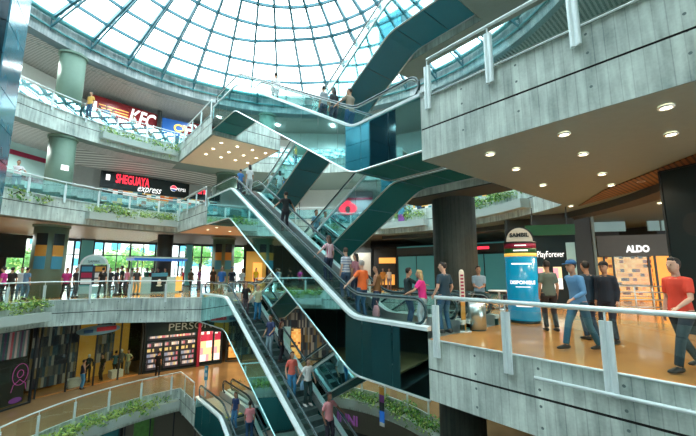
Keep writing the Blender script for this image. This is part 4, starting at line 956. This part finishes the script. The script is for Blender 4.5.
def fuse(o, vox, sm=2):
    m = o.modifiers.new('fuse', 'REMESH'); m.mode = 'VOXEL'; m.voxel_size = vox; m.use_smooth_shade = True
    if sm: q = o.modifiers.new('smooth', 'SMOOTH'); q.iterations = sm; q.factor = .5
def person(loc, face, label, shirt=(.1, .1, .12), pants=(.03, .05, .10), hair='k', skin='m', h=1.70, near=1, arms=('down', 'down'), legs='stand', female=False, longhair=False, shorts=False, sleeve='short', lean=0., turn=0., cap=None, look=0., shoes=(.03, .03, .03), group=None, stripes_=None, skirt=None):
    root = thing('person', label, 'person', loc, math.radians(face-90), group); k = h/1.72
    X, Y, Z = V((1, 0, 0)), V((0, 1, 0)), V((0, 0, 1)); sh = .138 if female else .160; hip = .095
    sit = legs == 'sit'; pz = .50 if sit else .93
    if legs == 'walk': pz = .905
    pel = V((0, 0, pz)); up = (Z+Y*lean).normalized()
    spine = pel+up*.22; chest = pel+up*.42; neck = pel+up*.54; hb = neck+up*.055+Y*.015; hc = hb+Z*.115+Y*.02
    S = [chest+up*.055+X*sh*s for s in (-1, 1)]; Hp = [pel+X*hip*s+Z*-.02 for s in (-1, 1)]
    # legs
    feet = {'stand': [V((-.11, .02, .08)), V((.12, -.02, .08))], 'walk': [V((-.09, .30, .08)), V((.09, -.34, .13))], 'walk2': [V((-.09, -.30, .12)), V((.09, .30, .08))],
            'step': [V((-.10, .20, .28)), V((.11, -.05, .08))], 'sit': [V((-.12, .42, .08)), V((.12, .40, .08))], 'wide': [V((-.2, .03, .08)), V((.2, -.02, .08))]}[legs]
    K, A = [], []
    for i in (0, 1):
        kn, an = ik(Hp[i], feet[i], .43, .42, (Z*.6+Y) if not sit else (Z+Y*.3)); K.append(kn); A.append(an)
    # arms
    tg = {'down': lambda s: V((.21*s, .05, pz-.05)), 'down2': lambda s: V((.26*s, .12, pz+.0)), 'rail': lambda s: S[(s+1)//2]+V((.16*s, .34, -.33)), 'rail_side': lambda s: S[(s+1)//2]+V((.36*s, .12, -.38)), 'front': lambda s: V((.05*s, .30, pz+.17)),
          'fold': lambda s: V((-.06*s, .24, pz+.28)), 'hip': lambda s: V((.19*s, .06, pz+.08)), 'phone': lambda s: V((.06*s, .26, pz+.42)), 'swingf': lambda s: V((.2*s, .30, pz+.08)), 'swingb': lambda s: V((.24*s, -.28, pz+.04)), 'back': lambda s: V((.05*s, -.17, pz+.1)),
          'face': lambda s: hc+V((.05*s, .13, -.05)), 'fwd': lambda s: S[(s+1)//2]+V((.02*s, .5, -.15))}
    El, Wr = [], []
    for i, s in ((0, -1), (1, 1)):
        pole = V((s*.5, -1, -.3)) if arms[i] not in ('hip',) else V((s, -.4, 0))
        e, w = ik(S[i], tg[arms[i]](s), .29, .25, pole); El.append(e); Wr.append(w)
    B = MB(); skn = cm_('skin', SK[skin], .55)
    tw = .125 if female else .145
    # trunk, neck, head
    loft(B, [pel-up*.08, pel, spine, chest, chest+up*.09, neck-up*.02], [(.10, .09), (tw+.025, .105), (tw-.02, .095), (tw+.005, .115), (tw-.01, .09), (.055, .055)], X, 12)
    loft(B, [neck-up*.05, neck+up*.03, hb+Z*.05], [.062, .052, .052], X, 10)
    ly = V((math.sin(math.radians(-look)), math.cos(math.radians(look)), 0)); lx = V((ly.y, -ly.x, 0))
    loft(B, [hc+ly*.02-Z*.125, hc+ly*.018-Z*.10, hc+ly*.008-Z*.055, hc, hc+Z*.055-ly*.005, hc+Z*.095-ly*.01, hc+Z*.118-ly*.012], [(.022, .028), (.047, .060), (.066, .082), (.075, .094), (.074, .094), (.052, .068), (.018, .024)], lx, 12)
    loft(B, [hc+ly*.085+Z*.028, hc+ly*.108-Z*.012, hc+ly*.09-Z*.026], [.009, .017, .011], lx, 6)          # nose
    for s in (-1, 1): B.ball(hc+lx*.076*s-Z*.005-ly*.005, .02, 0, 6, 5, (.5, .8, 1.4))
    for i, s in ((0, -1), (1, 1)):
        mid = S[i].lerp(El[i], .5); loft(B, [chest+up*.075+X*s*.05, S[i], mid, El[i], El[i].lerp(Wr[i], .35), Wr[i]], [.045, .055, .044, .037, .038, .026], Y, 8)
        mk = Hp[i].lerp(K[i], .5); loft(B, [Hp[i]+Z*.05, Hp[i]-Z*.02, mk, K[i], K[i].lerp(A[i], .35), A[i]], [.085, .090, .070, .052, .052, .036], X, 10)
        ft = A[i]; loft(B, [ft-Z*.035-Y*.05, ft-Z*.045+Y*.05, ft-Z*.055+Y*.15], [.035, .04, .025], X, 8)
        # hand: palm, four unequal bent fingers, thumb leaving the side
        d = (Wr[i]-El[i]).normalized(); sd = V((0, 1, 0)) if abs(d.z) > .6 else V((s*-1, 0, 0)); sd = (sd-d*sd.dot(d)).normalized(); nm = d.cross(sd)*(-1 if d.cross(sd).dot(V((-s, 0, -.5))) < 0 else 1)
        w = Wr[i]; loft(B, [w-d*.01, w+d*.04, w+d*.085], [(.024, .018), (.038, .016), (.040, .013)], sd, 8)
        for f, L_ in enumerate((.066, .076, .070, .054)):
            b0 = w+d*.075+sd*(.028-.0187*f); r_ = .0088 if near else .010
            p1 = b0+d*L_*.42+nm*.006; p2 = p1+(d*.8+nm*.6).normalized()*L_*.33; p3 = p2+(d*.4+nm*.9).normalized()*L_*.27; loft(B, [b0, p1, p2, p3], [r_, r_, r_*.92, r_*.75], sd, 5)
        b0 = w+d*.025+sd*.03; p1 = b0+(d*.6+sd*.8).normalized()*.035; p2 = p1+(d*.85+sd*.3+nm*.3).normalized()*.03; loft(B, [b0, p1, p2], [.012, .0105, .008], nm, 5)
    body = B.build('body', skn, root, True); fuse(body, .0085 if near == 2 else (.014 if near else .022), 1)
    # shirt
    sc_ = cm_('shirt cloth', shirt); C = MB(); g = .016
    low = pel-up*(.06 if not female else .02)
    loft(C, [low, pel+up*.03, spine, chest, chest+up*.09, neck-up*.035, neck-up*.005], [(tw+.040, .128), (tw+.030, .125), (tw-.002, .115), (tw+.018, .132), (tw+.004, .108), (.082, .075), (.060, .058)], X, 14)
    for i, s in ((0, -1), (1, 1)):
        if sleeve == 'none': continue
        if sleeve == 'long': loft(C, [chest+up*.075+X*s*.05, S[i], S[i].lerp(El[i], .5), El[i], El[i].lerp(Wr[i], .5), El[i].lerp(Wr[i], .93)], [.058, .068, .060, .052, .047, .037], Y, 8)
        else: loft(C, [chest+up*.075+X*s*.05, S[i], S[i].lerp(El[i], .45), S[i].lerp(El[i], .72)], [.058, .068, .062, .058], Y, 8)
    if stripes_: sc_ = stripes_
    so = C.build('shirt', sc_, root, True); fuse(so, .018 if near else .026, 2)
    # trousers
    T = MB(); pc_ = cm_('trouser cloth', pants)
    loft(T, [pel-up*.10, pel-up*.02, pel+up*.07], [(.12, .11), (tw+.028, .112), (tw+.004, .092)], X, 12)
    for i in (0, 1):
        if skirt: continue
        if shorts: loft(T, [Hp[i]+Z*.04, Hp[i]-Z*.03, Hp[i].lerp(K[i], .5), Hp[i].lerp(K[i], .95)], [.09, .105, .092, .082], X, 10)
        else: loft(T, [Hp[i]+Z*.04, Hp[i]-Z*.03, Hp[i].lerp(K[i], .5), K[i], K[i].lerp(A[i], .5), K[i].lerp(A[i], .97)], [.09, .103, .085, .067, .062, .058], X, 10)
    if skirt: loft(T, [pel+up*.05, pel-Z*.15, pel-Z*.45], [(.15, .12), (.19, .15), (.21, .17)], X, 12)
    to = T.build('trousers' if not (skirt or shorts) else ('skirt' if skirt else 'shorts'), pc_, root, True); fuse(to, .016 if near else .026, 2)
    for i in (0, 1):
        O = MB(); ft = A[i]; loft(O, [ft-Z*.038-Y*.075, ft-Z*.036-Y*.03, ft-Z*.040+Y*.06, ft-Z*.052+Y*.15, ft-Z*.058+Y*.19], [(.034, .036), (.043, .05), (.046, .042), (.044, .028), (.025, .016)], X, 10); O.build('shoe', cm_('shoe leather', shoes, .5), root, True)
    # hair
    Hh = MB(); hm = cm_('hair', HR[hair], .5)
    loft(Hh, [hc-Z*(.06 if longhair else .035)-ly*.045, hc+Z*.01-ly*.038, hc+Z*.055-ly*.026, hc+Z*.10-ly*.018, hc+Z*.135-ly*.016], [(.06, .058), (.080, .072), (.084, .088), (.068, .080), (.02, .026)], lx, 12)
    loft(Hh, [hc+Z*.075+ly*.045, hc+Z*.105+ly*.03, hc+Z*.12], [(.05, .03), (.058, .04), (.03, .03)], lx, 8)
    if longhair: loft(Hh, [hc+Z*.05-ly*.05, hc-Z*.05-ly*.075, hc-Z*.16-ly*.085, hc-Z*.27-ly*.09], [(.075, .045), (.085, .05), (.085, .04), (.05, .025)], lx, 10)
    Hh.build('hair', hm, root, True)
    if near:
        for s in (-1, 1): E_ = MB(); E_.ball(hc+lx*.031*s+ly*.080+Z*.012, .0085, 0, 8, 6); E_.build('eye', cm_('eye', (.02, .015, .012), .2), root, True)
        E_ = MB(); loft(E_, [hc+ly*.083-Z*.052-lx*.024, hc+ly*.089-Z*.052, hc+ly*.083-Z*.052+lx*.024], [(.004, .004), (.008, .007), (.004, .004)], ly, 6); E_.build('mouth', cm_('lips', (.35, .10, .09), .5), root, True)
    if cap:
        Cp = MB(); loft(Cp, [hc+Z*.045-ly*.012, hc+Z*.09-ly*.014, hc+Z*.132-ly*.014, hc+Z*.145-ly*.012], [(.088, .108), (.086, .103), (.06, .072), (.015, .02)], lx, 14)
        loft(Cp, [hc+Z*.055+ly*.07, hc+Z*.052+ly*.13, hc+Z*.045+ly*.17], [(.075, .010), (.070, .008), (.04, .006)], lx, 10); Cp.build('cap', cm_('cap cloth', cap), root, True)
    root.scale = (k, k, k); return root
def esc_s(k, u, n, hz=1.45):
    lo, hi = -21.2, -5.4
    r, zz, (a, b) = ESC[k]
    for _ in range(40):
        m = (lo+hi)/2
        if proj(P(m, a+n, zz(m)+hz))[0] < u: lo = m
        else: hi = m
    return m
FACE_UP = math.degrees(math.atan2(-E1.y, -E1.x)); FACE_DN = FACE_UP+180
def rider(k, u, n, label, up=True, df=0, hz=1.5, **kw):
    s = esc_s(k, u, n, hz); r, zz, (a, b) = ESC[k]
    z = zz(s); 
    inc = SB < s < SA
    return person(P(s, a+n, z+(.015 if inc else .005)), (FACE_UP if up else FACE_DN)+df, label, **kw)
W_ = (.75, .76, .76)
M['stripe_p'] = stripes('pink white striped cloth', (.75, .70, .70), (.60, .18, .28), .06, 'X', .5, .8)
M['pattern'] = mosaic('patterned cloth', [(.7, .72, .75), (.25, .35, .5), (.55, .3, .4), (.75, .75, .78)], .1, .1)
M['floral'] = stripes('blue white cloth', (.62, .66, .72), (.20, .28, .42), .09, 'Z', .4, .8)
def _(*a, **k): return a
# long escalator A (seen from behind)
rider('A', 241, .5, 'child in a blue shirt at the top of the long escalator', shirt=(.05, .2, .5), h=1.35, near=0)
rider('A', 250, .9, 'dark haired person in a white top stepping off the long escalator', shirt=W_, hair='k', longhair=True, female=True, near=0, h=1.7, pants=(.5, .5, .5))
rider('A', 286, .95, 'man in a black shirt alone halfway up the long escalator', shirt=(.012, .016, .02), pants=(.02, .02, .03), near=1, arms=('rail_side', 'rail_side'), h=1.76)
rider('A', 329, .6, 'woman in a pink striped blouse reaching for the left handrail', female=True, longhair=True, hair='b', skin='l', arms=('rail_side', 'down'), shirt=(.6, .5, .5), stripes_=M['stripe_p'], pants=(.03, .05, .1), h=1.62)
rider('A', 346, .62, 'woman in a blue and white blouse behind the woman in stripes', female=True, hair='b', skin='l', shirt=(.6, .6, .7), stripes_=M['floral'], pants=(.06, .12, .22), h=1.68, look=-20)
rider('A', 356, 1.0, 'dark haired woman in a red and white blouse in front of the man in orange', female=True, longhair=True, hair='k', shirt=(.45, .2, .25), pants=(.04, .06, .12), h=1.55, look=30)
rider('A', 362, .52, 'man in a bright orange shirt with a thin shoulder strap on the long escalator', shirt=(.85, .16, .03), pants=(.03, .10, .2), hair='g', skin='l', arms=('rail_side', 'down'), h=1.74, near=2)
rider('A', 377, 1.0, 'woman in a brown sleeveless top beside the man in orange', female=True, hair='k', longhair=True, skin='m', shirt=(.22, .10, .03), sleeve='none', pants=(.02, .04, .09), h=1.66, df=25, look=35, near=2, arms=('front', 'down'))
# crossbody strap and pink bag
s_ = esc_s('A', 364, .50)
t = thing('shoulder_bag', 'pink patterned bag held low by the man in the orange shirt', 'bag', P(s_+.12, 6.93+.55+.33, .12)); mb = MB(); loft(mb, [V((0, 0, .05)), V((0, 0, .12)), V((0, 0, .3)), V((0, 0, .4))], [(.12, .06), (.15, .08), (.13, .07), (.08, .04)], E1, 12); mb.build('bag_body', cm_('pink cloth', (.7, .35, .4)), t, True)
mb = MB(); mb.tube([V(E1*.07*math.cos(a)*1.0)+V((0, 0, .38+.16*math.sin(a))) for a in [PI*i/10 for i in range(11)]], .01, 6); mb.build('handle', cm_('pink cloth', (.7, .35, .4)), t, True)
# top escalator
rider('A2', 276, .5, 'person with bare arms near the top of the highest escalator', shirt=W_, h=1.7, near=0, pants=(.02, .02, .03))
rider('A2', 324, .9, 'person in a grey top, leftmost of the three on the highest escalator', shirt=(.3, .35, .38), h=1.68, near=0, female=True)
rider('A2', 334, .5, 'person in a dark top between two others on the highest escalator', shirt=(.03, .04, .05), h=1.66, near=0, longhair=True, female=True)
rider('A2', 350, .55, 'man in a pale brown top and blue jeans lowest on the highest escalator', shirt=(.45, .38, .30), h=1.78, near=1, pants=(.02, .12, .3), arms=('rail_side', 'fold'), look=40)
# lower escalator B, faces towards the viewer
rider('B', 246, .5, 'woman with red hair in a black top high on the lower escalator', up=False, female=True, longhair=True, hair='r', shirt=(.02, .02, .02), pants=(.08, .06, .07), h=1.66, arms=('hip', 'down'), near=1)
rider('B', 258, 1.0, 'fair haired woman in a pale yellow top and bright blue jeans', up=False, female=True, longhair=True, hair='y', skin='l', shirt=(.72, .72, .48), pants=(.03, .22, .42), h=1.68, arms=('front', 'rail_side'), near=1)
rider('B', 271, .62, 'man in a navy shirt turned sideways on the lower escalator', up=False, df=-70, shirt=(.03, .05, .14), pants=(.2, .3, .35), hair='k', h=1.74, arms=('rail', 'down2'), near=1)
rider('B', 281, .95, 'woman with brown hair in a black jacket behind the pair in red and white', up=False, df=50, female=True, longhair=True, hair='r', shirt=(.02, .02, .025), sleeve='long', pants=(.02, .02, .03), h=1.62, near=1)
rider('B', 292, .52, 'woman in a coral red top and blue jeans on the lower escalator', up=False, female=True, hair='b', longhair=True, skin='m', shirt=(.78, .16, .12), pants=(.05, .26, .50), h=1.68, arms=('down2', 'down2'), near=2, legs='stand', df=-10)
rider('B', 308, 1.0, 'woman in a white top with an open red overshirt beside the woman in coral', up=False, female=True, hair='k', longhair=True, skin='l', shirt=(.85, .86, .86), pants=(.02, .06, .06), h=1.66, arms=('down2', 'rail_side'), near=2, shoes=(.8, .8, .8), df=-5)
rider('B', 329, .85, 'man in a pink shirt lowest on the lower escalator', up=False, skin='d', hair='k', shirt=(.80, .33, .36), pants=(.03, .03, .05), h=1.74, near=2, arms=('rail_side', 'down2'))
t = thing('plastic_bag', 'light blue bag carried by the woman in the coral top', 'bag', P(esc_s('B', 295, .52)+.12, 6.93+.80, ESC['B'][1](esc_s('B', 295, .52))+.5)); mb = MB(); loft(mb, [V((0, 0, 0)), V((0, 0, .08)), V((0, 0, .22)), V((0, 0, .34))], [(.09, .04), (.12, .06), (.11, .05), (.03, .02)], E2, 10); mb.build('bag_body', cm_('blue plastic', (.25, .5, .75), .4), t, True)
# lowest escalator
rider('G', 236, .55, 'woman in a dark blue top low on the lowest escalator', up=False, df=-60, female=True, hair='b', longhair=True, shirt=(.02, .05, .16), pants=(.05, .2, .4), h=1.64, near=1)
rider('G', 250, .95, 'person in a pink shirt on the lowest escalator', up=False, df=150, hair='k', shirt=(.80, .30, .34), pants=(.03, .10, .22), h=1.75, near=1)
# back lane
rider('E', 316, .5, 'person in a light blue top on the escalator behind the long one', shirt=(.2, .45, .6), up=False, near=0, h=1.7)
rider('E', 325, 1.0, 'person in a white top beside the light blue one on the rear escalator', shirt=W_, up=False, near=0, h=1.66, female=True)
rider('C', 271, .6, 'person in a white top at the foot of the blue undersided escalator', shirt=W_, up=False, near=0, h=1.6)
# landings of the middle floor
def stand(u, v, z, face, label, **kw):
    p = at_z(u, v, z); p.z = z; return person(p, face, label, **kw)
def ringp(u, R, z, face, label, v=275, **kw):
    p = at_r(u, v, R); p.z = z
    while any((V((p.x-c.x, p.y-c.y, 0))).length < 1.45 for c in (cl, cm, V((-14.2, 27.2, 0)))): R -= .1; p = at_r(u, v, R); p.z = z
    return person(p, face, label, near=0, **kw)
for u, R, f, sh, pn, lb, kw in (
    (222, 0, -70, (.03, .15, .45), (.55, .48, .36), 'man in a blue shirt and khaki shorts above the lower escalator', dict(shorts=True, h=1.76)),
    (232, 1, -60, (.02, .03, .05), (.3, .4, .5), 'man in a dark printed tee and blue cap beside the blue shirted man', dict(h=1.76, cap=(.05, .12, .3))),
    (242, 2, -60, (.6, .62, .62), (.08, .1, .15), 'woman in a white top right of the man in the blue cap', dict(h=1.66, female=True))):
    q = P(-21.6-.2*R, 7.5+.75*R); q.z = 0; s0 = 0
    # slide along the landing until the picture column fits
    for i in range(400):
        if proj(q+V((0, 0, 1.4)))[0] > u: q -= V((.02, 0, 0))
        else: break
    for i in range(400):
        if proj(q+V((0, 0, 1.4)))[0] < u: q += V((.02, 0, 0))
        else: break
    person(q, f, lb, shirt=sh, pants=pn, near=1, **kw)
crowd = [
 (4, 13.2, 200, (.55, .03, .25), (.02, .02, .03), 'person in magenta at the far left edge of the middle floor', {}),
 (12, 14.0, 120, (.02, .02, .02), (.02, .02, .02), 'person in black beside the magenta one at the far left', {}),
 (22, 15.0, 300, (.5, .6, .65), (.1, .2, .3), 'person in a pale blue top left of the postered column', {}),
 (27, 15.5, 90, (.15, .3, .5), (.1, .2, .3), 'person in a mid blue top close to the postered column', {}),
 (67, 12.9, 320, (.42, .02, .16), (.02, .02, .02), 'man in a dark pink shirt and black trousers left of the arched directory', dict(legs='walk')),
 (76, 13.6, 10, (.015, .015, .02), (.03, .03, .04), 'person in black just left of the arched directory', {}),
 (103, 12.9, 100, (.01, .012, .012), (.02, .03, .03), 'person in black just right of the arched directory', dict(legs='wide')),
 (110, 13.5, 280, (.03, .035, .04), (.03, .03, .03), 'dark haired person in charcoal, second right of the directory', {}),
 (117, 13.0, 60, (.02, .03, .05), (.2, .25, .28), 'person in navy with pale trousers in the middle of the group', {}),
 (122, 13.7, 200, (.015, .02, .02), (.03, .03, .04), 'tall person in black in the middle of the group', dict(h=1.82)),
 (127, 13.2, 250, (.65, .25, .35), (.1, .1, .12), 'woman in pink among the dark dressed group', dict(female=True, longhair=True)),
 (132, 14.4, 80, (.35, .38, .36), (.1, .1, .1), 'person in grey behind the woman in pink', {}),
 (137, 12.8, 330, (.04, .05, .06), (.35, .38, .3), 'person in dark grey at the left end of the kiosk', {}),
 (147, 15.2, 270, (.03, .18, .10), (.02, .02, .02), 'person in green behind the kiosk counter', {}),
 (152, 15.4, 270, (.12, .02, .02), (.02, .02, .02), 'person in dark red behind the kiosk counter', {}),
 (158, 15.2, 270, (.02, .02, .02), (.02, .02, .02), 'person in black behind the kiosk counter', {}),
 (165, 15.6, 270, (.03, .06, .05), (.02, .02, .02), 'person in dark green at the right of the kiosk counter', {}),
 (182, 13.8, 180, (.30, .02, .08), (.02, .02, .02), 'woman in dark red at the right end of the kiosk', dict(female=True)),
 (191, 15.5, 90, (.08, .08, .06), (.03, .03, .03), 'person in olive walking right of the kiosk', dict(legs='walk')),
 (199, 15.8, 0, (.30, .10, .35), (.15, .08, .2), 'person in purple left of the second postered column', dict(female=True)),
 (213, 14.0, 120, (.015, .015, .015), (.02, .02, .02), 'person all in black left of the blue shirted man', dict(h=1.78)),
 (256, 16.5, 270, (.75, .65, .03), (.3, .02, .02), 'person in a bright yellow top before the yellow cafe wall', dict(h=1.74)),
 (283, 13.2, 270, (.05, .10, .10), (.03, .05, .08), 'person in dark teal behind the far railing, left of two others', {}),
 (297, 13.3, 100, (.5, .62, .68), (.25, .4, .5), 'person in a pale blue top behind the far railing', {}),
 (309, 13.6, 250, (.6, .05, .30), (.1, .1, .12), 'person in magenta behind the far railing', dict(female=True)),
 (383, 15.5, 260, (.7, .25, .04), (.2, .1, .05), 'person in orange at the orange lit snack stand', {}),
 (389, 15.2, 280, (.75, .55, .45), (.3, .2, .2), 'person in beige at the right of the snack stand', dict(female=True)),
]
for u, R, f, sh, pn, lb, kw in crowd: ringp(u, R, 0, f, lb, shirt=sh, pants=pn, hair=random.choice('kkb'), skin=random.choice('mml'), **kw)
# balconies
p = at_r(15, 190, 13.8); p.z = H; person(p, -40, 'man in a white shirt and blue jeans leaning on the left balcony rail', shirt=(.75, .72, .76), pants=(.03, .10, .24), near=1, arms=('rail', 'fold'), hair='b')
for u, R, f, sh, lb in ((88, 15.3, 270, (.75, .45, .1), 'person in orange at the left end of the red shopfront'), (98, 15.6, 200, (.75, .75, .72), 'person in a white cap and top under the gold stripes'), (105, 15.2, 300, (.1, .2, .35), 'person in dark blue on the top balcony under the red sign'), (112, 15.5, 250, (.7, .72, .75), 'person in white on the top balcony, left of the big letters'), (133, 15.2, 260, (.8, .78, .75), 'woman in white below the big white letters on the top balcony')):
    ringp(u, R, 2*H, f, lb, v=125, shirt=sh, pants=(.03, .1, .2))
for u, R, f, sh, lb in ((402, 14.2, 260, (.25, .3, .6), 'person in blue on the distant balcony left of the pillar'), (411, 14.4, 250, (.1, .4, .42), 'person in teal on the distant balcony left of the pillar'), (419, 14.2, 280, (.8, .8, .8), 'person in white on the distant balcony close to the pillar'), (520, 14.0, 260, (.4, .25, .6), 'person in purple on the balcony right of the pillar')):
    ringp(u, R, H, f, lb, v=212, shirt=sh, pants=(.03, .1, .2))
# lower floor
for u, v, f, sh, pn, lb, kw in (
  (81, 389, 60, (.015, .02, .04), (.08, .30, .5), 'woman in a black vest and bright blue jeans in front of the fashion shop', dict(female=True, sleeve='none', arms=('phone', 'hip'))),
  (101, 381, 250, (.015, .012, .012), (.05, .04, .03), 'person in black looking at the fashion shop window', {}),
  (114, 377, 90, (.05, .16, .20), (.01, .012, .012), 'person in a teal top and black trousers before the fashion shop', dict(arms=('hip', 'hip'))),
  (127, 375, 260, (.5, .55, .35), (.3, .34, .3), 'person in a pale yellow top with hands on hips by the fashion shop', dict(arms=('hip', 'hip'), female=True)),
  (157, 377, 95, (.01, .01, .012), (.01, .01, .012), 'dark silhouetted person before the shelves of goods', {})):
    stand(u, v, -H, f, lb, shirt=sh, pants=pn, near=0, h=1.68, **kw)
# people of the right deck
stand(409, 327, 0, 10, 'young man in a dark tee shirt left of the woman in magenta', shirt=(.012, .03, .035), pants=(.03, .08, .15), near=1, h=1.62, arms=('down', 'fwd'), hair='k')
stand(424, 331, 0, 150, 'woman in a magenta top holding the handrail end', shirt=(.75, .03, .26), pants=(.35, .5, .55), near=2, h=1.56, female=True, hair='y', longhair=True, arms=('rail', 'down2'), lean=.12)
stand(446, 333, 0, 120, 'man in a navy tee shirt and jeans standing with his back to the railing corner', shirt=(.010, .045, .075), pants=(.02, .10, .20), near=2, h=1.76, arms=('down2', 'down2'), hair='k', skin='l', look=40)
stand(481, 322, 0, 250, 'man in a light blue short sleeved shirt behind the steel bin', shirt=(.28, .42, .55), pants=(.02, .02, .03), near=2, h=1.68, arms=('front', 'front'), hair='k', look=20)
stand(552, 331, 0, 80, 'man in a grey green tee shirt with a dark diagonal strap, seen from behind', shirt=(.10, .15, .13), pants=(.02, .02, .025), near=2, h=1.80, legs='stand', hair='k')
stand(583, 351, 0, 190, 'man in a blue cap and pale denim shirt striding to the left', shirt=(.10, .28, .52), sleeve='long', pants=(.03, .13, .22), near=2, h=1.76, legs='walk2', arms=('swingf', 'swingb'), cap=(.02, .12, .30), skin='m', lean=.12)
stand(593, 340, 0, 100, 'man in a navy jacket just behind the man in the denim shirt', shirt=(.005, .03, .06), sleeve='long', pants=(.02, .04, .08), near=2, h=1.76, arms=('down', 'front'), hair='k')
stand(612, 343, 0, 210, 'man in a dark cap and near black jacket left of the shoe shop', shirt=(.006, .015, .03), sleeve='long', pants=(.01, .015, .03), near=2, h=1.74, cap=(.01, .01, .015), arms=('down', 'down'))
stand(689, 371, 0, 190, 'man in a red top and dark trousers at the right edge', shirt=(.72, .06, .03), pants=(.012, .03, .045), near=2, h=1.78, legs='walk', arms=('swingf', 'down'), skin='l', hair='k')
# seated pair and table by the storefront
p = at_z(500, 309, 0)
t = thing('cafe_table', 'small pale table in front of the seated pair by the teal storefront', 'table', p)
mb = MB(); mb.cyl((0, 0), .42, .72, .76, 24); mb.build('top', 'wallw', t); mb = MB(); mb.cyl((0, 0), .04, .03, .72, 12); mb.build('stem', 'steel', t); mb = MB(); mb.cyl((0, 0), .25, 0, .03, 20); mb.build('base', 'steel', t)
for dx, dy, f, sh, lb in ((-.75, .25, -20, (.75, .5, .5), 'person in pale pink sitting left at the small table'), (.75, .3, 200, (.8, .78, .72), 'person in white sitting right at the small table')):
    q = p+V((dx, dy, 0)); person(q, f, lb, shirt=sh, near=0, legs='sit', arms=('front', 'front'), female=True)
    t = thing('chair', 'dark chair under the %s' % ('person in pale pink' if dx < 0 else 'person in white at the small table'), 'chair', q, math.radians(f-90))
    mb = MB(); mb.box((0, 0, .42), (.42, .42, .04)); mb.build('seat', 'walld', t); mb = MB(); mb.box((0, -.2, .68), (.40, .03, .34)); mb.build('backrest', 'walld', t)
    for x in (-.18, .18):
        for y in (-.18, .18): mb = MB(); mb.tube([V((x, y, 0)), V((x, y, .41))], .014, 6); mb.build('leg', 'steel', t)
# stroller behind the railing
p = at_z(461, 327, 0)
t = thing('stroller', 'dark hooded pushchair between the man in navy and the striped post', 'pushchair', p, .5)
mb = MB(); loft(mb, [V((0, .22, .62)), V((0, .1, .86)), V((0, -.12, .92)), V((0, -.25, .78))], [(.2, .04), (.22, .1), (.22, .1), (.2, .04)], V((1, 0, 0)), 12); mb.build('hood', cm_('dark cloth', (.01, .02, .03)), t, True)
mb = MB(); loft(mb, [V((0, .25, .38)), V((0, .0, .36)), V((0, -.2, .5)), V((0, -.25, .75))], [(.18, .04), (.2, .06), (.2, .06), (.18, .03)], V((1, 0, 0)), 12); mb.build('seat', cm_('dark cloth', (.01, .02, .03)), t, True)
for x in (-.22, .22):
    mb = MB(); mb.tube([V((x, .35, .1)), V((x, 0, .45)), V((x, -.35, .98))], .014, 6); mb.tube([V((x, -.3, .1)), V((x, 0, .45))], .014, 6); mb.build('frame', 'steel', t)
    for y in (.35, -.3): mb = MB(); mb.tube([V((x*1.05, y+.09*math.cos(a), .1+.09*math.sin(a))) for a in [i*PI/9 for i in range(18)]], .016, 6, closed=True); mb.build('wheel', 'black', t, True)
mb = MB(); mb.tube([V((-.22, -.35, .98)), V((.22, -.35, .98))], .016, 6); mb.build('handle', 'black', t)
# diagonal straps
for (u, v, face, nm) in ((553, 328, 80, 'grey green shirted'),):
    pass
# mannequins in the fashion shop window
for u, h_, sh in ((90, 1.75, (.015, .02, .025)), (122, 1.7, (.10, .12, .12))):
    p = at_r(u, 350, 15.6); p.z = -H
    t = thing('mannequin', 'black clad mannequin in the fashion shop window' if u == 90 else 'grey clad mannequin at the right of the fashion shop window', 'mannequin', p, math.radians(ang(p)+90))
    mb = MB(); loft(mb, [V((0, 0, .9)), V((0, 0, 1.1)), V((0, 0, 1.35)), V((0, 0, 1.5)), V((0, 0, 1.56))], [(.17, .12), (.13, .1), (.19, .12), (.16, .1), (.05, .05)], V((1, 0, 0)), 12)
    for s in (-1, 1): loft(mb, [V((.19*s, 0, 1.45)), V((.25*s, .02, 1.2)), V((.22*s, .1, 1.0))], [.05, .045, .03], V((0, 1, 0)), 8)
    mb.build('dressed_torso', cm_('display cloth', sh), t, True)
    mb = MB()
    for s in (-1, 1): loft(mb, [V((.09*s, 0, .95)), V((.1*s, 0, .5)), V((.11*s, 0, .06))], [.09, .06, .045], V((1, 0, 0)), 8)
    mb.build('legs', cm_('display cloth dark', (.01, .01, .01)), t, True)
    mb = MB(); mb.ball((0, 0, 1.68), .1, 0, 12, 8, (.8, .95, 1.2)); mb.build('head', 'wallw', t, True); mb = MB(); mb.cyl((0, 0), .22, .0, .05, 20); mb.build('base', 'steel', t)
